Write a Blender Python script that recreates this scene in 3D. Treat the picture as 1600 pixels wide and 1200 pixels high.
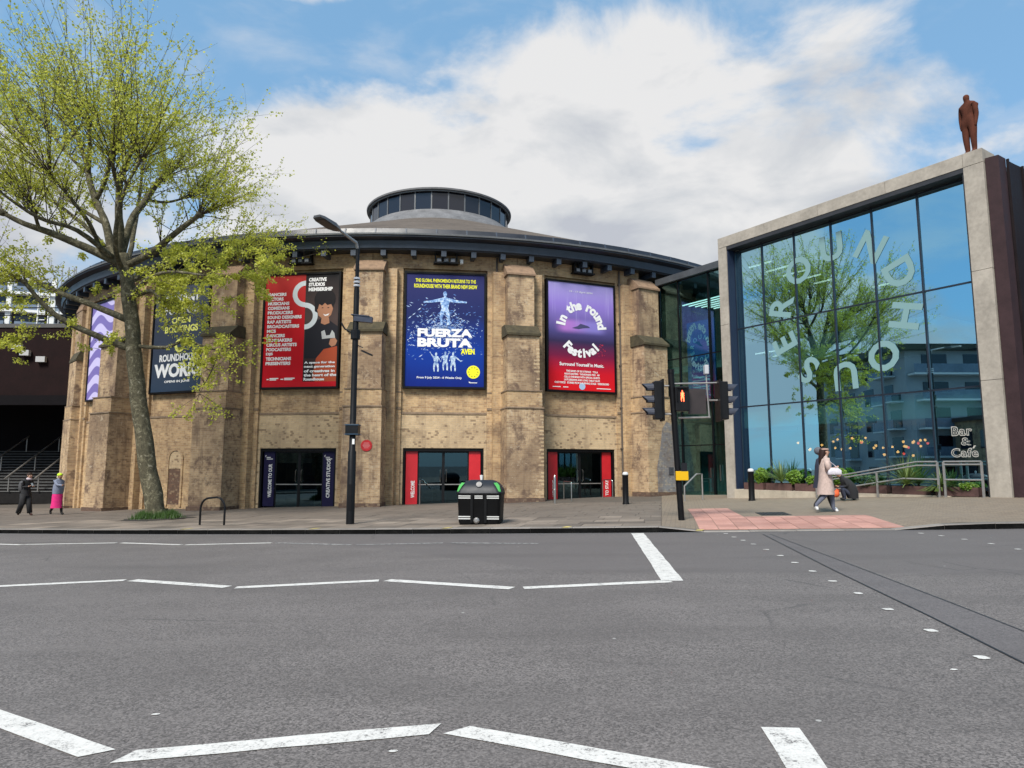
import bpy, bmesh, math, random
from mathutils import Vector, Matrix, noise as mnoise
R = math.radians
S = bpy.context.scene
for o in list(bpy.data.objects): bpy.data.objects.remove(o)
COL = S.collection

# ------------------------------------------------------------------ camera
CAMH = 1.38
cam = bpy.data.cameras.new('camera'); cam.sensor_width = 36; cam.lens = 24.0; cam.clip_start = .1; cam.clip_end = 3000
co = bpy.data.objects.new('camera', cam); COL.objects.link(co)
co.location = (0, 0, CAMH); co.rotation_euler = (R(90 + 6.95), 0, 0); S.camera = co
S.render.resolution_x = 1024; S.render.resolution_y = 768

# ------------------------------------------------------------------ sky + sun
SUN_EL, SUN_AZ = R(48), R(205)          # azimuth measured clockwise from +Y (view direction)
EXPOSURE = .95
w = bpy.data.worlds.new('World'); S.world = w; w.use_nodes = True
nt = w.node_tree; nt.nodes.clear()
class G:
    """tiny node-graph helper"""
    def __init__(s, nt): s.nt = nt
    def n(s, t, **kw):
        nd = s.nt.nodes.new(t)
        for k, v in kw.items(): setattr(nd, k, v)
        return nd
    def put(s, sock, v):
        if v is None: return
        if isinstance(v, bpy.types.NodeSocket): s.nt.links.new(v, sock)
        elif isinstance(v, (tuple, list)) and sock.type == 'RGBA' and len(v) == 3: sock.default_value = (*v, 1)
        else: sock.default_value = v
    def m(s, op, a, b=None, c=None, clamp=False):
        nd = s.n('ShaderNodeMath', operation=op, use_clamp=clamp)
        for i, v in enumerate((a, b, c)): s.put(nd.inputs[i], v)
        return nd.outputs[0]
    def mix(s, f, a, b, mode='MIX'):
        nd = s.n('ShaderNodeMix', data_type='RGBA', blend_type=mode)
        s.put(nd.inputs[0], f); s.put(nd.inputs[6], a); s.put(nd.inputs[7], b)
        return nd.outputs[2]
    def noise(s, vec, scale, detail=3, rough=.5, dist=0, col=False):
        nd = s.n('ShaderNodeTexNoise'); s.put(nd.inputs['Vector'], vec)
        nd.inputs['Scale'].default_value = scale; nd.inputs['Detail'].default_value = detail
        nd.inputs['Roughness'].default_value = rough; nd.inputs['Distortion'].default_value = dist
        return nd.outputs[1 if col else 0]
    def vor(s, vec, scale, out='Distance', feature='F1'):
        nd = s.n('ShaderNodeTexVoronoi', feature=feature); s.put(nd.inputs['Vector'], vec); nd.inputs['Scale'].default_value = scale
        return nd.outputs[out]
    def ramp(s, f, *stops):
        nd = s.n('ShaderNodeValToRGB'); s.put(nd.inputs[0], f); e = nd.color_ramp.elements
        while len(e) < len(stops): e.new(.5)
        for el, (p, c) in zip(e, stops): el.position = p; el.color = (*c, 1) if len(c) == 3 else c
        return nd.outputs[0]
    def step(s, v, a, b):
        nd = s.n('ShaderNodeMapRange', interpolation_type='SMOOTHSTEP'); s.put(nd.inputs[0], v)
        s.put(nd.inputs[1], a); s.put(nd.inputs[2], b); return nd.outputs[0]
    def mapv(s, vec, scale=(1,1,1), loc=(0,0,0), rot=(0,0,0)):
        nd = s.n('ShaderNodeMapping'); s.put(nd.inputs[0], vec); nd.inputs[1].default_value = loc; nd.inputs[2].default_value = rot; nd.inputs[3].default_value = scale
        return nd.outputs[0]
    def sep(s, vec):
        nd = s.n('ShaderNodeSeparateXYZ'); s.put(nd.inputs[0], vec); return nd.outputs
    def comb(s, x, y, z):
        nd = s.n('ShaderNodeCombineXYZ')
        for i, v in enumerate((x, y, z)): s.put(nd.inputs[i], v)
        return nd.outputs[0]
g = G(nt)
vec = g.n('ShaderNodeTexCoord').outputs['Generated']
sky = g.n('ShaderNodeTexSky', sky_type='NISHITA'); sky.sun_disc = False; sky.sun_elevation = SUN_EL; sky.sun_rotation = SUN_AZ
sky.air_density = 1.1; sky.dust_density = .6; sky.ozone_density = 1.3
xyz = g.sep(vec); az = g.m('ARCTAN2', xyz[0], xyz[1]); el = g.m('ARCSINE', xyz[2])
def blob(a, e, A, B):
    dx = g.m('DIVIDE', g.m('SUBTRACT', az, a), A); dy = g.m('DIVIDE', g.m('SUBTRACT', el, e), B)
    return g.m('SUBTRACT', 1, g.m('SQRT', g.m('ADD', g.m('MULTIPLY', dx, dx), g.m('MULTIPLY', dy, dy))))
cv = g.mapv(vec, (1, 1, 1.7), (3.1, 1.7, .4))
f1 = g.noise(cv, 3.4, 10, .56, .25); f2 = g.noise(g.mapv(vec, (1, 1, 2.2), (.3, 4, 2)), 5.0, 6, .55, .3)
bias = None
for b in ((.12, .42, .47, .21), (-.20, .40, .28, .16), (.06, .26, .62, .15), (.33, .38, .22, .17), (-.36, .66, .16, .05), (.42, .68, .14, .03), (-.66, .30, .24, .12), (2.7, .5, .7, .3), (-1.75, .62, .35, .14), (-1.47, .34, .16, .11), (-1.55, .14, .25, .10), (-2.2, .35, .3, .12)):
    q = blob(*b); bias = q if bias is None else g.m('MAXIMUM', bias, q)
bias = g.m('MAXIMUM', bias, -.45)
dens = g.m('ADD', g.m('SUBTRACT', f1, .5), g.m('MULTIPLY', bias, .42))
mask = g.step(dens, -.03, .13)
wisp = g.m('MULTIPLY', g.step(f2, .48, .78), .45)
mask = g.m('MAXIMUM', mask, wisp)
sh = g.m('ADD', g.m('MULTIPLY', g.m('SUBTRACT', el, .17), 2.0), g.m('MULTIPLY', g.m('SUBTRACT', f2, .46), 3.0), clamp=False)
CL = 4.6
ccol = g.ramp(sh, (0, (.60*CL, .63*CL, .70*CL)), (.35, (.74*CL, .765*CL, .80*CL)), (.75, (.92*CL, .92*CL, .925*CL)))
skyc = g.mix(.70, g.mix(1, sky.outputs[0], (.85, 1.0, 1.1), 'MULTIPLY'), (1.25, 2.45, 3.75))
final = g.mix(mask, skyc, ccol)
bg = g.n('ShaderNodeBackground'); bg.inputs[1].default_value = .1; g.put(bg.inputs[0], final)
g.nt.links.new(bg.outputs[0], g.n('ShaderNodeOutputWorld').inputs[0])

sl = bpy.data.lights.new('sun', 'SUN'); sl.energy = 2.9; sl.angle = R(20); sl.color = (1, .95, .87)
so = bpy.data.objects.new('sun', sl); COL.objects.link(so)
sd = Vector((math.sin(SUN_AZ)*math.cos(SUN_EL), math.cos(SUN_AZ)*math.cos(SUN_EL), math.sin(SUN_EL)))
so.rotation_euler = sd.to_track_quat('Z', 'Y').to_euler(); so.location = (0, -10, 30)
S.view_settings.view_transform = 'Standard'; S.view_settings.look = 'None'
S.view_settings.exposure = EXPOSURE; S.view_settings.gamma = 1; S.view_settings.use_curve_mapping = False
S.render.engine = 'CYCLES'

# ------------------------------------------------------------------ pixel -> place helpers (pixel gives a direction, ground/wall gives the distance)
FPX = 1600*24/36.; PIT = R(6.95); cp, sp = math.cos(PIT), math.sin(PIT)
GS = .028
def zr(x, y):
    s = .973*x - .23*y
    s = 70*math.tanh(s/70) if abs(s) > 30 else s*(70*math.tanh(30/70)/30)
    return GS*s*1.05
def ray(px, py):
    u = (px-800)/FPX; v = (600-py)/FPX
    return Vector((u, cp - v*sp, sp + v*cp))
def ground(px, py, off=0.):
    r = ray(px, py); t = 1.
    for _ in range(40):
        p = r*t; t = (zr(p.x, p.y) + off - CAMH)/r.z
    p = r*t; return Vector((p.x, p.y, CAMH + p.z))
def at(px, py, Y):
    r = ray(px, py); t = Y/r.y; return Vector((r.x*t, Y, CAMH + r.z*t))

# ------------------------------------------------------------------ mesh helpers
class MB:
    def __init__(s): s.v = []; s.f = []; s.mi = []
    def add(s, vs, fs, mi=0):
        b = len(s.v); s.v += [tuple(p) for p in vs]; s.f += [[b+i for i in f] for f in fs]; s.mi += [mi]*len(fs); return s
    def box(s, x0, x1, y0, y1, z0, z1, mi=0):
        return s.add([(x,y,z) for z in (z0,z1) for y in (y0,y1) for x in (x0,x1)], [(0,2,3,1),(4,5,7,6),(0,1,5,4),(2,6,7,3),(0,4,6,2),(1,3,7,5)], mi)
    def quad(s, a, b, c, d, mi=0): return s.add([a,b,c,d], [(0,1,2,3)], mi)
    def prism(s, pts, ax, a0, a1, mi=0):
        """pts: 2D polygon; ax = axis of extrusion ('x': pts=(y,z), 'y': pts=(x,z), 'z': pts=(x,y))"""
        def P(p, a): return {'x': (a, p[0], p[1]), 'y': (p[0], a, p[1]), 'z': (p[0], p[1], a)}[ax]
        n = len(pts); vs = [P(p, a0) for p in pts] + [P(p, a1) for p in pts]
        fs = [list(range(n))[::-1], list(range(n, 2*n))] + [(i, (i+1) % n, n+(i+1) % n, n+i) for i in range(n)]
        return s.add(vs, fs, mi)
    def tube(s, pts, rad, seg=8, mi=0, cap=True):
        pts = [Vector(p) for p in pts]; n = len(pts)
        if not hasattr(rad, '__len__'): rad = [rad]*n
        rings = []; ref = None
        for i, p in enumerate(pts):
            t = (pts[min(i+1, n-1)] - pts[max(i-1, 0)]).normalized()
            if ref is None: ref = Vector((0,0,1)) if abs(t.z) < .9 else Vector((1,0,0))
            a = t.cross(ref); a = a.normalized() if a.length > 1e-5 else t.orthogonal().normalized()
            b = t.cross(a).normalized(); ref = -b.cross(t) if False else ref
            rings.append([p + (a*math.cos(2*math.pi*k/seg) + b*math.sin(2*math.pi*k/seg))*rad[i] for k in range(seg)])
        vs = [q for r in rings for q in r]; fs = []
        for i in range(n-1):
            for k in range(seg):
                k2 = (k+1) % seg; fs.append((i*seg+k, i*seg+k2, (i+1)*seg+k2, (i+1)*seg+k))
        if cap: fs += [list(range(seg))[::-1], list(range((n-1)*seg, n*seg))]
        return s.add(vs, fs, mi)
    def lathe(s, prof, seg=24, c=(0,0,0), a0=0, a1=2*math.pi, mi=0, sx=1, sy=1):
        full = abs(a1-a0) > 6.28; m = seg if full else seg+1; vs = []; fs = []
        for r, z in prof:
            for k in range(m):
                a = a0 + (a1-a0)*k/seg; vs.append((c[0]+sx*r*math.cos(a), c[1]+sy*r*math.sin(a), c[2]+z))
        for i in range(len(prof)-1):
            for k in range(seg):
                k2 = (k+1) % m; fs.append((i*m+k, i*m+k2, (i+1)*m+k2, (i+1)*m+k))
        return s.add(vs, fs, mi)
    def ball(s, c, rx, ry=None, rz=None, seg=10, rings=7, mi=0):
        ry = ry or rx; rz = rz or rx
        prof = [(math.sin(math.pi*i/rings), -math.cos(math.pi*i/rings)*rz) for i in range(rings+1)]
        prof = [(max(r, .002), z) for r, z in prof]
        return s.lathe(prof, seg, c, sx=rx, sy=ry, mi=mi)
    def build_each(s, name, mat, parent):
        cuts = getattr(s, 'marks', [(0, 0)]) + [(len(s.v), len(s.f))]; last = None
        for (v0, f0), (v1, f1) in zip(cuts[:-1], cuts[1:]):
            if f1 == f0: continue
            q = MB(); q.v = s.v[v0:v1]; q.f = [[i-v0 for i in f] for f in s.f[f0:f1]]; q.mi = [0]*len(q.f); last = q.build(name, mat, parent)
        return last
    def mark(s):
        if not hasattr(s, 'marks'): s.marks = []
        s.marks.append((len(s.v), len(s.f)))
    def mesh(s, name, smooth=False):
        me = bpy.data.meshes.new(name); me.from_pydata(s.v, [], s.f); me.update()
        if any(s.mi): me.polygons.foreach_set('material_index', s.mi)
        if smooth: me.polygons.foreach_set('use_smooth', [True]*len(me.polygons))
        return me
    def build(s, name, mat, parent=None, smooth=False, loc=(0,0,0), rot=(0,0,0), bevel=0):
        o = bpy.data.objects.new(name, s.mesh(name, smooth)); COL.objects.link(o)
        for m in (mat if isinstance(mat, (list, tuple)) else [mat]): o.data.materials.append(m)
        o.location = loc; o.rotation_euler = rot
        if parent: o.parent = parent
        if smooth and smooth != 'all': o.data.set_sharp_from_angle(angle=R(40))
        if bevel:
            b = o.modifiers.new('bevel', 'BEVEL'); b.width = bevel; b.segments = 2; b.limit_method = 'ANGLE'
        return o
def tag(o, label=None, cat=None, group=None, kind=None):
    if label: o['label'] = label
    if cat: o['category'] = cat
    if group: o['group'] = group
    if kind: o['kind'] = kind
    return o
def empty(name, loc=(0,0,0), rz=0, label=None, cat=None, group=None):
    o = bpy.data.objects.new(name, None); COL.objects.link(o); o.location = loc; o.rotation_euler = (0,0,rz); o.empty_display_size = .1
    return tag(o, label, cat, group)
def link_mesh(name, me, parent, loc=(0,0,0), rot=(0,0,0)):
    o = bpy.data.objects.new(name, me); COL.objects.link(o); o.location = loc; o.rotation_euler = rot; o.parent = parent; return o
def copy_tree(o, parent=None):
    c = o.copy(); COL.objects.link(c); c.parent = parent
    for ch in [x for x in bpy.data.objects if x.parent == o]: copy_tree(ch, c)
    return c

# ------------------------------------------------------------------ materials
MATS = {}
def mat(name, col=(.5,.5,.5), rough=.6, metal=0, fn=None, bump=None, spec=.5, emit=None):
    if name in MATS: return MATS[name]
    m = bpy.data.materials.new(name); m.use_nodes = True; g = G(m.node_tree)
    b = m.node_tree.nodes['Principled BSDF']; b.inputs['Roughness'].default_value = rough; b.inputs['Metallic'].default_value = metal
    b.inputs['Specular IOR Level'].default_value = spec
    g.put(b.inputs['Base Color'], col)
    if emit: g.put(b.inputs['Emission Color'], emit[0]); b.inputs['Emission Strength'].default_value = emit[1]
    if fn: fn(g, b)
    MATS[name] = m; return m
def obj_vec(g): return g.n('ShaderNodeTexCoord').outputs['Object']
def world_vec(g): return g.n('ShaderNodeNewGeometry').outputs['Position']
def bumpit(g, b, h, strength=.3, dist=.01):
    nd = g.n('ShaderNodeBump'); nd.inputs['Strength'].default_value = strength; nd.inputs['Distance'].default_value = dist
    g.put(nd.inputs['Height'], h); g.put(b.inputs['Normal'], nd.outputs[0])
def varied(name, col, rough=.6, amt=.25, scale=3, metal=0, bs=0, spec=.5):
    def fn(g, b):
        v = obj_vec(g); n = g.noise(v, scale, 5, .6); n2 = g.noise(v, scale*7, 3, .6)
        f = g.m('ADD', g.m('MULTIPLY', n, .65), g.m('MULTIPLY', n2, .35))
        c = g.ramp(f, (.3, tuple(x*(1-amt) for x in col)), (.7, tuple(min(1, x*(1+amt)) for x in col)))
        g.put(b.inputs['Base Color'], c)
        g.put(b.inputs['Roughness'], g.m('ADD', g.m('MULTIPLY', n, .3), rough-.15))
        if bs: bumpit(g, b, n2, bs)
    return mat(name, col, rough, metal, fn, spec=spec)

def asphalt(name, base, fine, patch=True, far=None):
    def fn(g, b):
        v = world_vec(g)
        n1 = g.noise(v, 95, 3, .8); n2 = g.noise(v, 1.1, 5, .65); n3 = g.noise(g.mapv(v, (.25, 2.2, 1)), 1.0, 4, .6); vo = g.vor(v, 90, 'Color')
        sp = g.sep(vo)[0]
        f = g.m('ADD', g.m('MULTIPLY', n1, .55), g.m('MULTIPLY', sp, .45))
        c = g.ramp(f, (.2, tuple(x*(1-fine) for x in base)), (.5, base), (.82, tuple(min(.6, x*(1+fine*1.3)) for x in base)))
        c = g.mix(g.m('MULTIPLY', g.step(n2, .35, .7), .34), c, tuple(x*.68 for x in base))
        c = g.mix(g.m('MULTIPLY', g.step(n3, .45, .7), .26), c, tuple(x*1.35 for x in base))
        c = g.mix(g.m('MULTIPLY', g.step(g.noise(v, .22, 4, .6), .45, .62), .30), c, tuple(x*.74 for x in base))
        if far:
            xy = g.sep(v); k = g.m('SUBTRACT', xy[1], g.m('ADD', g.m('ADD', 9.75, g.m('MULTIPLY', xy[0], -.245)), g.m('MULTIPLY', g.m('MULTIPLY', xy[0], xy[0]), .0042)))
            k = g.m('ADD', k, g.m('MULTIPLY', g.m('SUBTRACT', g.noise(v, 1.5, 4), .5), .25))
            side = g.step(g.m('ADD', xy[0], g.m('MULTIPLY', xy[1], .9)), 9.2, 9.5)
            c = g.mix(g.m('MULTIPLY', g.m('MULTIPLY', g.step(k, -.06, .06), side), .62), c, g.mix(.8, far, c, 'MIX') if False else far)
            tw_ = g.m('SINE', g.m('MULTIPLY', g.m('ADD', k, g.m('MULTIPLY', g.noise(v, .3, 2), .8)), 3.55))
            c = g.mix(g.m('MULTIPLY', g.step(tw_, .1, .95), g.m('MULTIPLY', g.step(g.noise(g.mapv(v, (.12, .8, 1)), 1.0, 4, .6), .38, .62), .30)), c, tuple(x*.62 for x in base))
            ce = g.n('ShaderNodeTexVoronoi', feature='DISTANCE_TO_EDGE'); wv_ = g.mix(.14, v, g.noise(v, 1.2, 4, .7, col=True)); g.put(ce.inputs['Vector'], wv_); ce.inputs['Scale'].default_value = .42
            c = g.mix(g.m('MULTIPLY', g.step(ce.outputs['Distance'], .008, .002), g.m('MULTIPLY', g.step(g.noise(v, .5, 3), .54, .62), .4)), c, (.03, .03, .03))
            # small gum spots
            c = g.mix(g.step(g.vor(g.mapv(v, (1, 1, 1)), 1.6), .035, .02), c, (.34, .33, .31))
        g.put(b.inputs['Base Color'], c); g.put(b.inputs['Roughness'], g.m('ADD', g.m('MULTIPLY', n1, .3), .62))
        bumpit(g, b, f, .4, .004)
    return mat(name, base, .8, 0, fn, spec=.35)
ASPH = asphalt('asphalt', (.133, .119, .112), .70, far=(.112, .100, .096))
ASPH2 = asphalt('asphalt_reinstated', (.116, .105, .103), .40)
def paint_fn(g, b):
    v = world_vec(g); n = g.noise(v, 9, 6, .7); n2 = g.noise(v, 60, 3, .7)
    f = g.m('ADD', g.m('MULTIPLY', n, .5), g.m('MULTIPLY', n2, .5))
    g.put(b.inputs['Base Color'], g.ramp(f, (.37, (.14, .13, .125)), (.46, (.54, .52, .485)), (.62, (.66, .64, .60))))
PAINT = mat('road_paint', (.7,.7,.66), .7, 0, paint_fn)
def faded_fn(g, b):
    v = world_vec(g); n = g.noise(v, 14, 6, .75)
    g.put(b.inputs['Base Color'], g.ramp(n, (.44, (.12, .115, .115)), (.62, (.40, .39, .37))))
FADED = mat('road_paint_worn', (.3,.3,.3), .8, 0, faded_fn)

def _unused(): pass
def stone_fn(cols, sc=1.3, grain=26, bs=.25, bright=.25):
    def fn(g, b):
        v = world_vec(g); rnd = g.n('ShaderNodeObjectInfo').outputs['Random']
        n = g.noise(v, sc, 5, .62); n2 = g.noise(v, grain, 4, .7); n3 = g.noise(v, .35, 3, .5)
        c = g.ramp(g.m('ADD', g.m('MULTIPLY', n, .6), g.m('MULTIPLY', n2, .4)), (.3, cols[0]), (.5, cols[1]), (.72, cols[2]))
        c = g.mix(1, c, g.ramp(rnd, (0, (1-bright,)*3), (1, (1+bright*.5,)*3)), 'MULTIPLY')
        c = g.mix(g.m('MULTIPLY', g.step(n3, .5, .7), .35), c, tuple(x*.6 for x in cols[0]))
        # chewing-gum and drip spots
        c = g.mix(g.m('MULTIPLY', g.step(g.vor(v, 3.1), .06, .04), .5), c, tuple(x*.5 for x in cols[0]))
        g.put(b.inputs['Base Color'], c); bumpit(g, b, n2, bs, .004)
    return fn
SLAB = mat('paving_slab', (.3,.26,.22), .8, 0, stone_fn(((.138,.110,.087), (.20,.162,.128), (.26,.212,.17)), bright=.45))
SLABBASE = mat('paving_joint', (.15,.13,.11), .9, 0, stone_fn(((.06,.05,.04), (.09,.075,.06), (.12,.10,.08)), bright=0))
def setts_fn(g, b):
    v = world_vec(g); x = g.sep(v)
    br = g.n('ShaderNodeTexBrick'); g.put(br.inputs['Vector'], g.mapv(v, (1,1,0), rot=(0,0,R(14)))); br.inputs['Scale'].default_value = 1
    br.inputs['Brick Width'].default_value = .22; br.inputs['Row Height'].default_value = .11; br.inputs['Mortar Size'].default_value = .008
    br.inputs['Color1'].default_value = (.25,.195,.135,1); br.inputs['Color2'].default_value = (.17,.13,.09,1); br.inputs['Mortar'].default_value = (.055,.045,.036,1)
    n = g.noise(v, .8, 5, .6); n2 = g.noise(v, 30, 3, .7)
    c = g.mix(g.m('MULTIPLY', g.step(n, .4, .7), .5), br.outputs[0], (.20,.162,.122))
    c = g.mix(.35, c, g.ramp(n2, (.3, (.09,.07,.052)), (.7, (.28,.225,.17))))
    g.put(b.inputs['Base Color'], c); bumpit(g, b, g.m('ADD', br.outputs[1], n2), .3, .004)
SETTS = mat('granite_setts', (.3,.25,.2), .8, 0, setts_fn)
KERBT = mat('kerb_granite', (.3,.27,.25), .75, 0, stone_fn(((.16,.142,.125), (.215,.192,.17), (.27,.245,.22)), 2.0))
KERBF = mat('kerb_face_dark', (.03,.03,.03), .9, 0, spec=.05, fn=stone_fn(((.003,.003,.003), (.006,.006,.006), (.018,.017,.016)), 3.0))  # near-black front face, much darker than the granite top
KERBY = mat('kerb_yellow_paint', (.5,.38,.06), .8, 0, stone_fn(((.30,.26,.14), (.52,.42,.12), (.6,.5,.2)), 6))
TACT = mat('tactile_pink', (.45,.22,.18), .8, 0, stone_fn(((.34,.165,.13), (.43,.225,.18), (.50,.285,.235)), 2.0, 40))

def brick_mat(name, c1, c2, mortar, pale=0., dark=.35, soot=.5, speck=.0, scale=1.):
    def fn(g, b):
        v = obj_vec(g); x = g.sep(v); u = g.m('ADD', x[0], x[1]); bv = g.comb(u, x[2], 0)
        br = g.n('ShaderNodeTexBrick'); g.put(br.inputs['Vector'], bv); br.inputs['Scale'].default_value = 1
        br.inputs['Brick Width'].default_value = .235*scale; br.inputs['Row Height'].default_value = .08*scale; br.inputs['Mortar Size'].default_value = .007; br.inputs['Mortar Smooth'].default_value = .3; br.inputs['Bias'].default_value = -.1
        br.inputs['Color1'].default_value = (*c1, 1); br.inputs['Color2'].default_value = (*c2, 1); br.inputs['Mortar'].default_value = (*mortar, 1)
        wv = world_vec(g)
        n1 = g.noise(wv, .42, 5, .6); n2 = g.noise(g.mapv(wv, (2.2, 2.2, .28)), 1.0, 5, .65); n3 = g.noise(wv, 7, 4, .7)
        c = br.outputs[0]
        # individual darker / redder bricks
        b2 = g.n('ShaderNodeTexBrick'); g.put(b2.inputs['Vector'], bv); b2.inputs['Scale'].default_value = 1
        b2.inputs['Brick Width'].default_value = .118*scale; b2.inputs['Row Height'].default_value = .08*scale; b2.inputs['Mortar Size'].default_value = 0
        b2.inputs['Color1'].default_value = (0, 0, 0, 1); b2.inputs['Color2'].default_value = (1, 1, 1, 1)
        rb = g.sep(b2.outputs[0])[0]; clus = g.noise(wv, 1.3, 3, .6)
        c = g.mix(g.m('MULTIPLY', g.step(g.m('ADD', rb, g.m('MULTIPLY', g.m('SUBTRACT', clus, .5), .35)), .90, .95), .30+speck), c, (.085, .05, .036))
        c = g.mix(g.m('MULTIPLY', g.step(rb, .3, .05), .32), c, (.50, .385, .235))
        c = g.mix(g.m('MULTIPLY', g.step(n1, .40, .62), soot*.7), c, (.15, .10, .07))
        c = g.mix(g.m('MULTIPLY', g.step(n2, .48, .72), soot*.8), c, (.11, .072, .055))
        n4 = g.noise(wv, 1.6, 6, .7); c = g.mix(g.m('MULTIPLY', g.step(n4, .5, .66), soot*.95), c, (.125, .082, .062)); n5 = g.noise(wv, 2.3, 6, .75, .6); c = g.mix(g.m('MULTIPLY', g.step(n5, .58, .66), soot*.6), c, (.52, .43, .31))
        c = g.mix(g.m('MULTIPLY', g.step(n3, .5, .75), .35), c, (.20, .135, .09))
        if pale: c = g.mix(pale, c, (.50, .42, .31))
        g.put(b.inputs['Base Color'], c); g.put(b.inputs['Roughness'], .88)
        bumpit(g, b, g.m('ADD', g.m('MULTIPLY', br.outputs[1], -.7), g.m('MULTIPLY', n3, .5)), .5, .012)
    return mat(name, c1, .88, 0, fn, spec=.2)
BRICK = brick_mat('stock_brick', (.56, .385, .205), (.36, .225, .12), (.52, .41, .28))
BRICKP = brick_mat('pale_stock_brick', (.60, .45, .27), (.53, .385, .225), (.47, .38, .28), soot=.35, speck=.25)
BRICKD = brick_mat('pier_brick', (.53, .375, .22), (.34, .225, .13), (.49, .395, .285), soot=.95)
BRICKG = brick_mat('grey_painted_brick', (.20, .20, .21), (.25, .25, .26), (.16, .16, .17), soot=.5)
BRICKR = brick_mat('red_niche_brick', (.14, .075, .05), (.10, .06, .045), (.09, .07, .06), soot=.4)
COURSE = varied('sooty_stone_course', (.21, .15, .10), .85, .5, 2, bs=.4)
MOSS = varied('mossy_weathering_stone', (.055, .045, .024), .95, .75, 4, bs=.5)
CAPST = varied('red_tile_weathering', (.23, .15, .095), .9, .4, 5, bs=.4)
def roof_fn(g, b):
    v = obj_vec(g); x = g.sep(v); a = g.m('ARCTAN2', x[0], x[1]); r = g.m('SQRT', g.m('ADD', g.m('MULTIPLY', x[0], x[0]), g.m('MULTIPLY', x[1], x[1])))
    row = g.m('FRACT', g.m('MULTIPLY', r, 2.6)); n = g.noise(v, .5, 5, .6); n2 = g.noise(g.comb(g.m('MULTIPLY', a, 60), g.m('MULTIPLY', r, 2.6), 0), 1.0, 2, .6)
    c = g.ramp(g.m('ADD', g.m('MULTIPLY', n, .5), g.m('MULTIPLY', n2, .5)), (.3, (.075,.062,.052)), (.7, (.16,.132,.108)))
    c = g.mix(g.m('MULTIPLY', g.step(row, .85, .95), .5), c, (.07,.06,.06))
    g.put(b.inputs['Base Color'], c); bumpit(g, b, row, .3, .03)
SLATE = mat('roof_slate', (.2,.18,.16), .95, 0, roof_fn, spec=.08)
NAVY = varied('navy_painted_timber', (.030,.042,.062), .45, .35, 2)
NAVYD = varied('dark_lead_sheet', (.016,.019,.027), .4, .4, 1.5)
LEAD = varied('weathered_lead', (.15,.15,.155), .7, .4, 1.2, spec=.2)
LEADD = varied('grey_gutter', (.12,.125,.13), .5, .3, 2)
BLACK = varied('black_paint', (.004,.004,.005), .5, .3, 6, spec=.2)
BLACKM = varied('black_satin_metal', (.006,.006,.007), .42, .3, 6, spec=.25)
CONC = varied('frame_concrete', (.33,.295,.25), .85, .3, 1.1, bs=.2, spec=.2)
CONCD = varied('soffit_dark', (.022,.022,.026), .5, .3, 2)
PLINTH = varied('plinth_stone', (.40,.345,.27), .8, .2, 2, bs=.15)
STEEL = mat('brushed_steel', (.55,.53,.50), .28, 1)
STEELD = varied('grey_steel_post', (.33,.315,.30), .4, .15, 5, metal=.6)
CORTEN = varied('dark_bronze_cladding', (.012,.008,.009), .6, .35, 1.5, spec=.15)
RUST = varied('rusted_cast_iron', (.085,.030,.019), .9, .4, 4, bs=.3, spec=.1)
WHITE = varied('white_paint', (.72,.72,.70), .6, .08, 4)
RED = varied('red_panel', (.50,.012,.020), .45, .12, 2)
PLAQ = varied('plaque_red', (.42,.012,.014), .4, .2, 5)
def glass_mat(name, tint, refl, rough=0.0, base=.3):
    m = bpy.data.materials.new(name); m.use_nodes = True; g = G(m.node_tree); m.node_tree.nodes.clear()
    tr = g.n('ShaderNodeBsdfTransparent'); tr.inputs[0].default_value = (*tint, 1)
    gl = g.n('ShaderNodeBsdfGlossy'); gl.inputs[0].default_value = (*refl, 1); gl.inputs['Roughness'].default_value = rough
    fr = g.n('ShaderNodeLayerWeight'); fr.inputs[0].default_value = .5      # facing term is the same from both sides of a thin pane
    f = g.m('ADD', g.m('MULTIPLY', g.m('POWER', fr.outputs['Facing'], 4.0), 1-base), base, clamp=True)
    mx = g.n('ShaderNodeMixShader'); g.put(mx.inputs[0], f); g.put(mx.inputs[1], tr.outputs[0]); g.put(mx.inputs[2], gl.outputs[0])
    g.nt.links.new(mx.outputs[0], g.n('ShaderNodeOutputMaterial').inputs[0]); MATS[name] = m; return m
GLASS = glass_mat('coated_glass', (.36, .60, .62), (.50, .86, 1.0), base=.68)
GLASSL = glass_mat('clear_dark_glass', (.55, .78, .78), (.6, .95, 1.0), base=.14)
GLASSD = glass_mat('door_glass', (.22, .34, .38), (.5, .8, .95), base=.10)
LANT = mat('lantern_glass', (.012,.014,.022), .12, 0, spec=.6)
def flat(name, col, rough=.6): return mat(name, col, rough, spec=.2)
def glow(name, col, s): return mat(name, col, .5, emit=(col, s))

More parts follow.
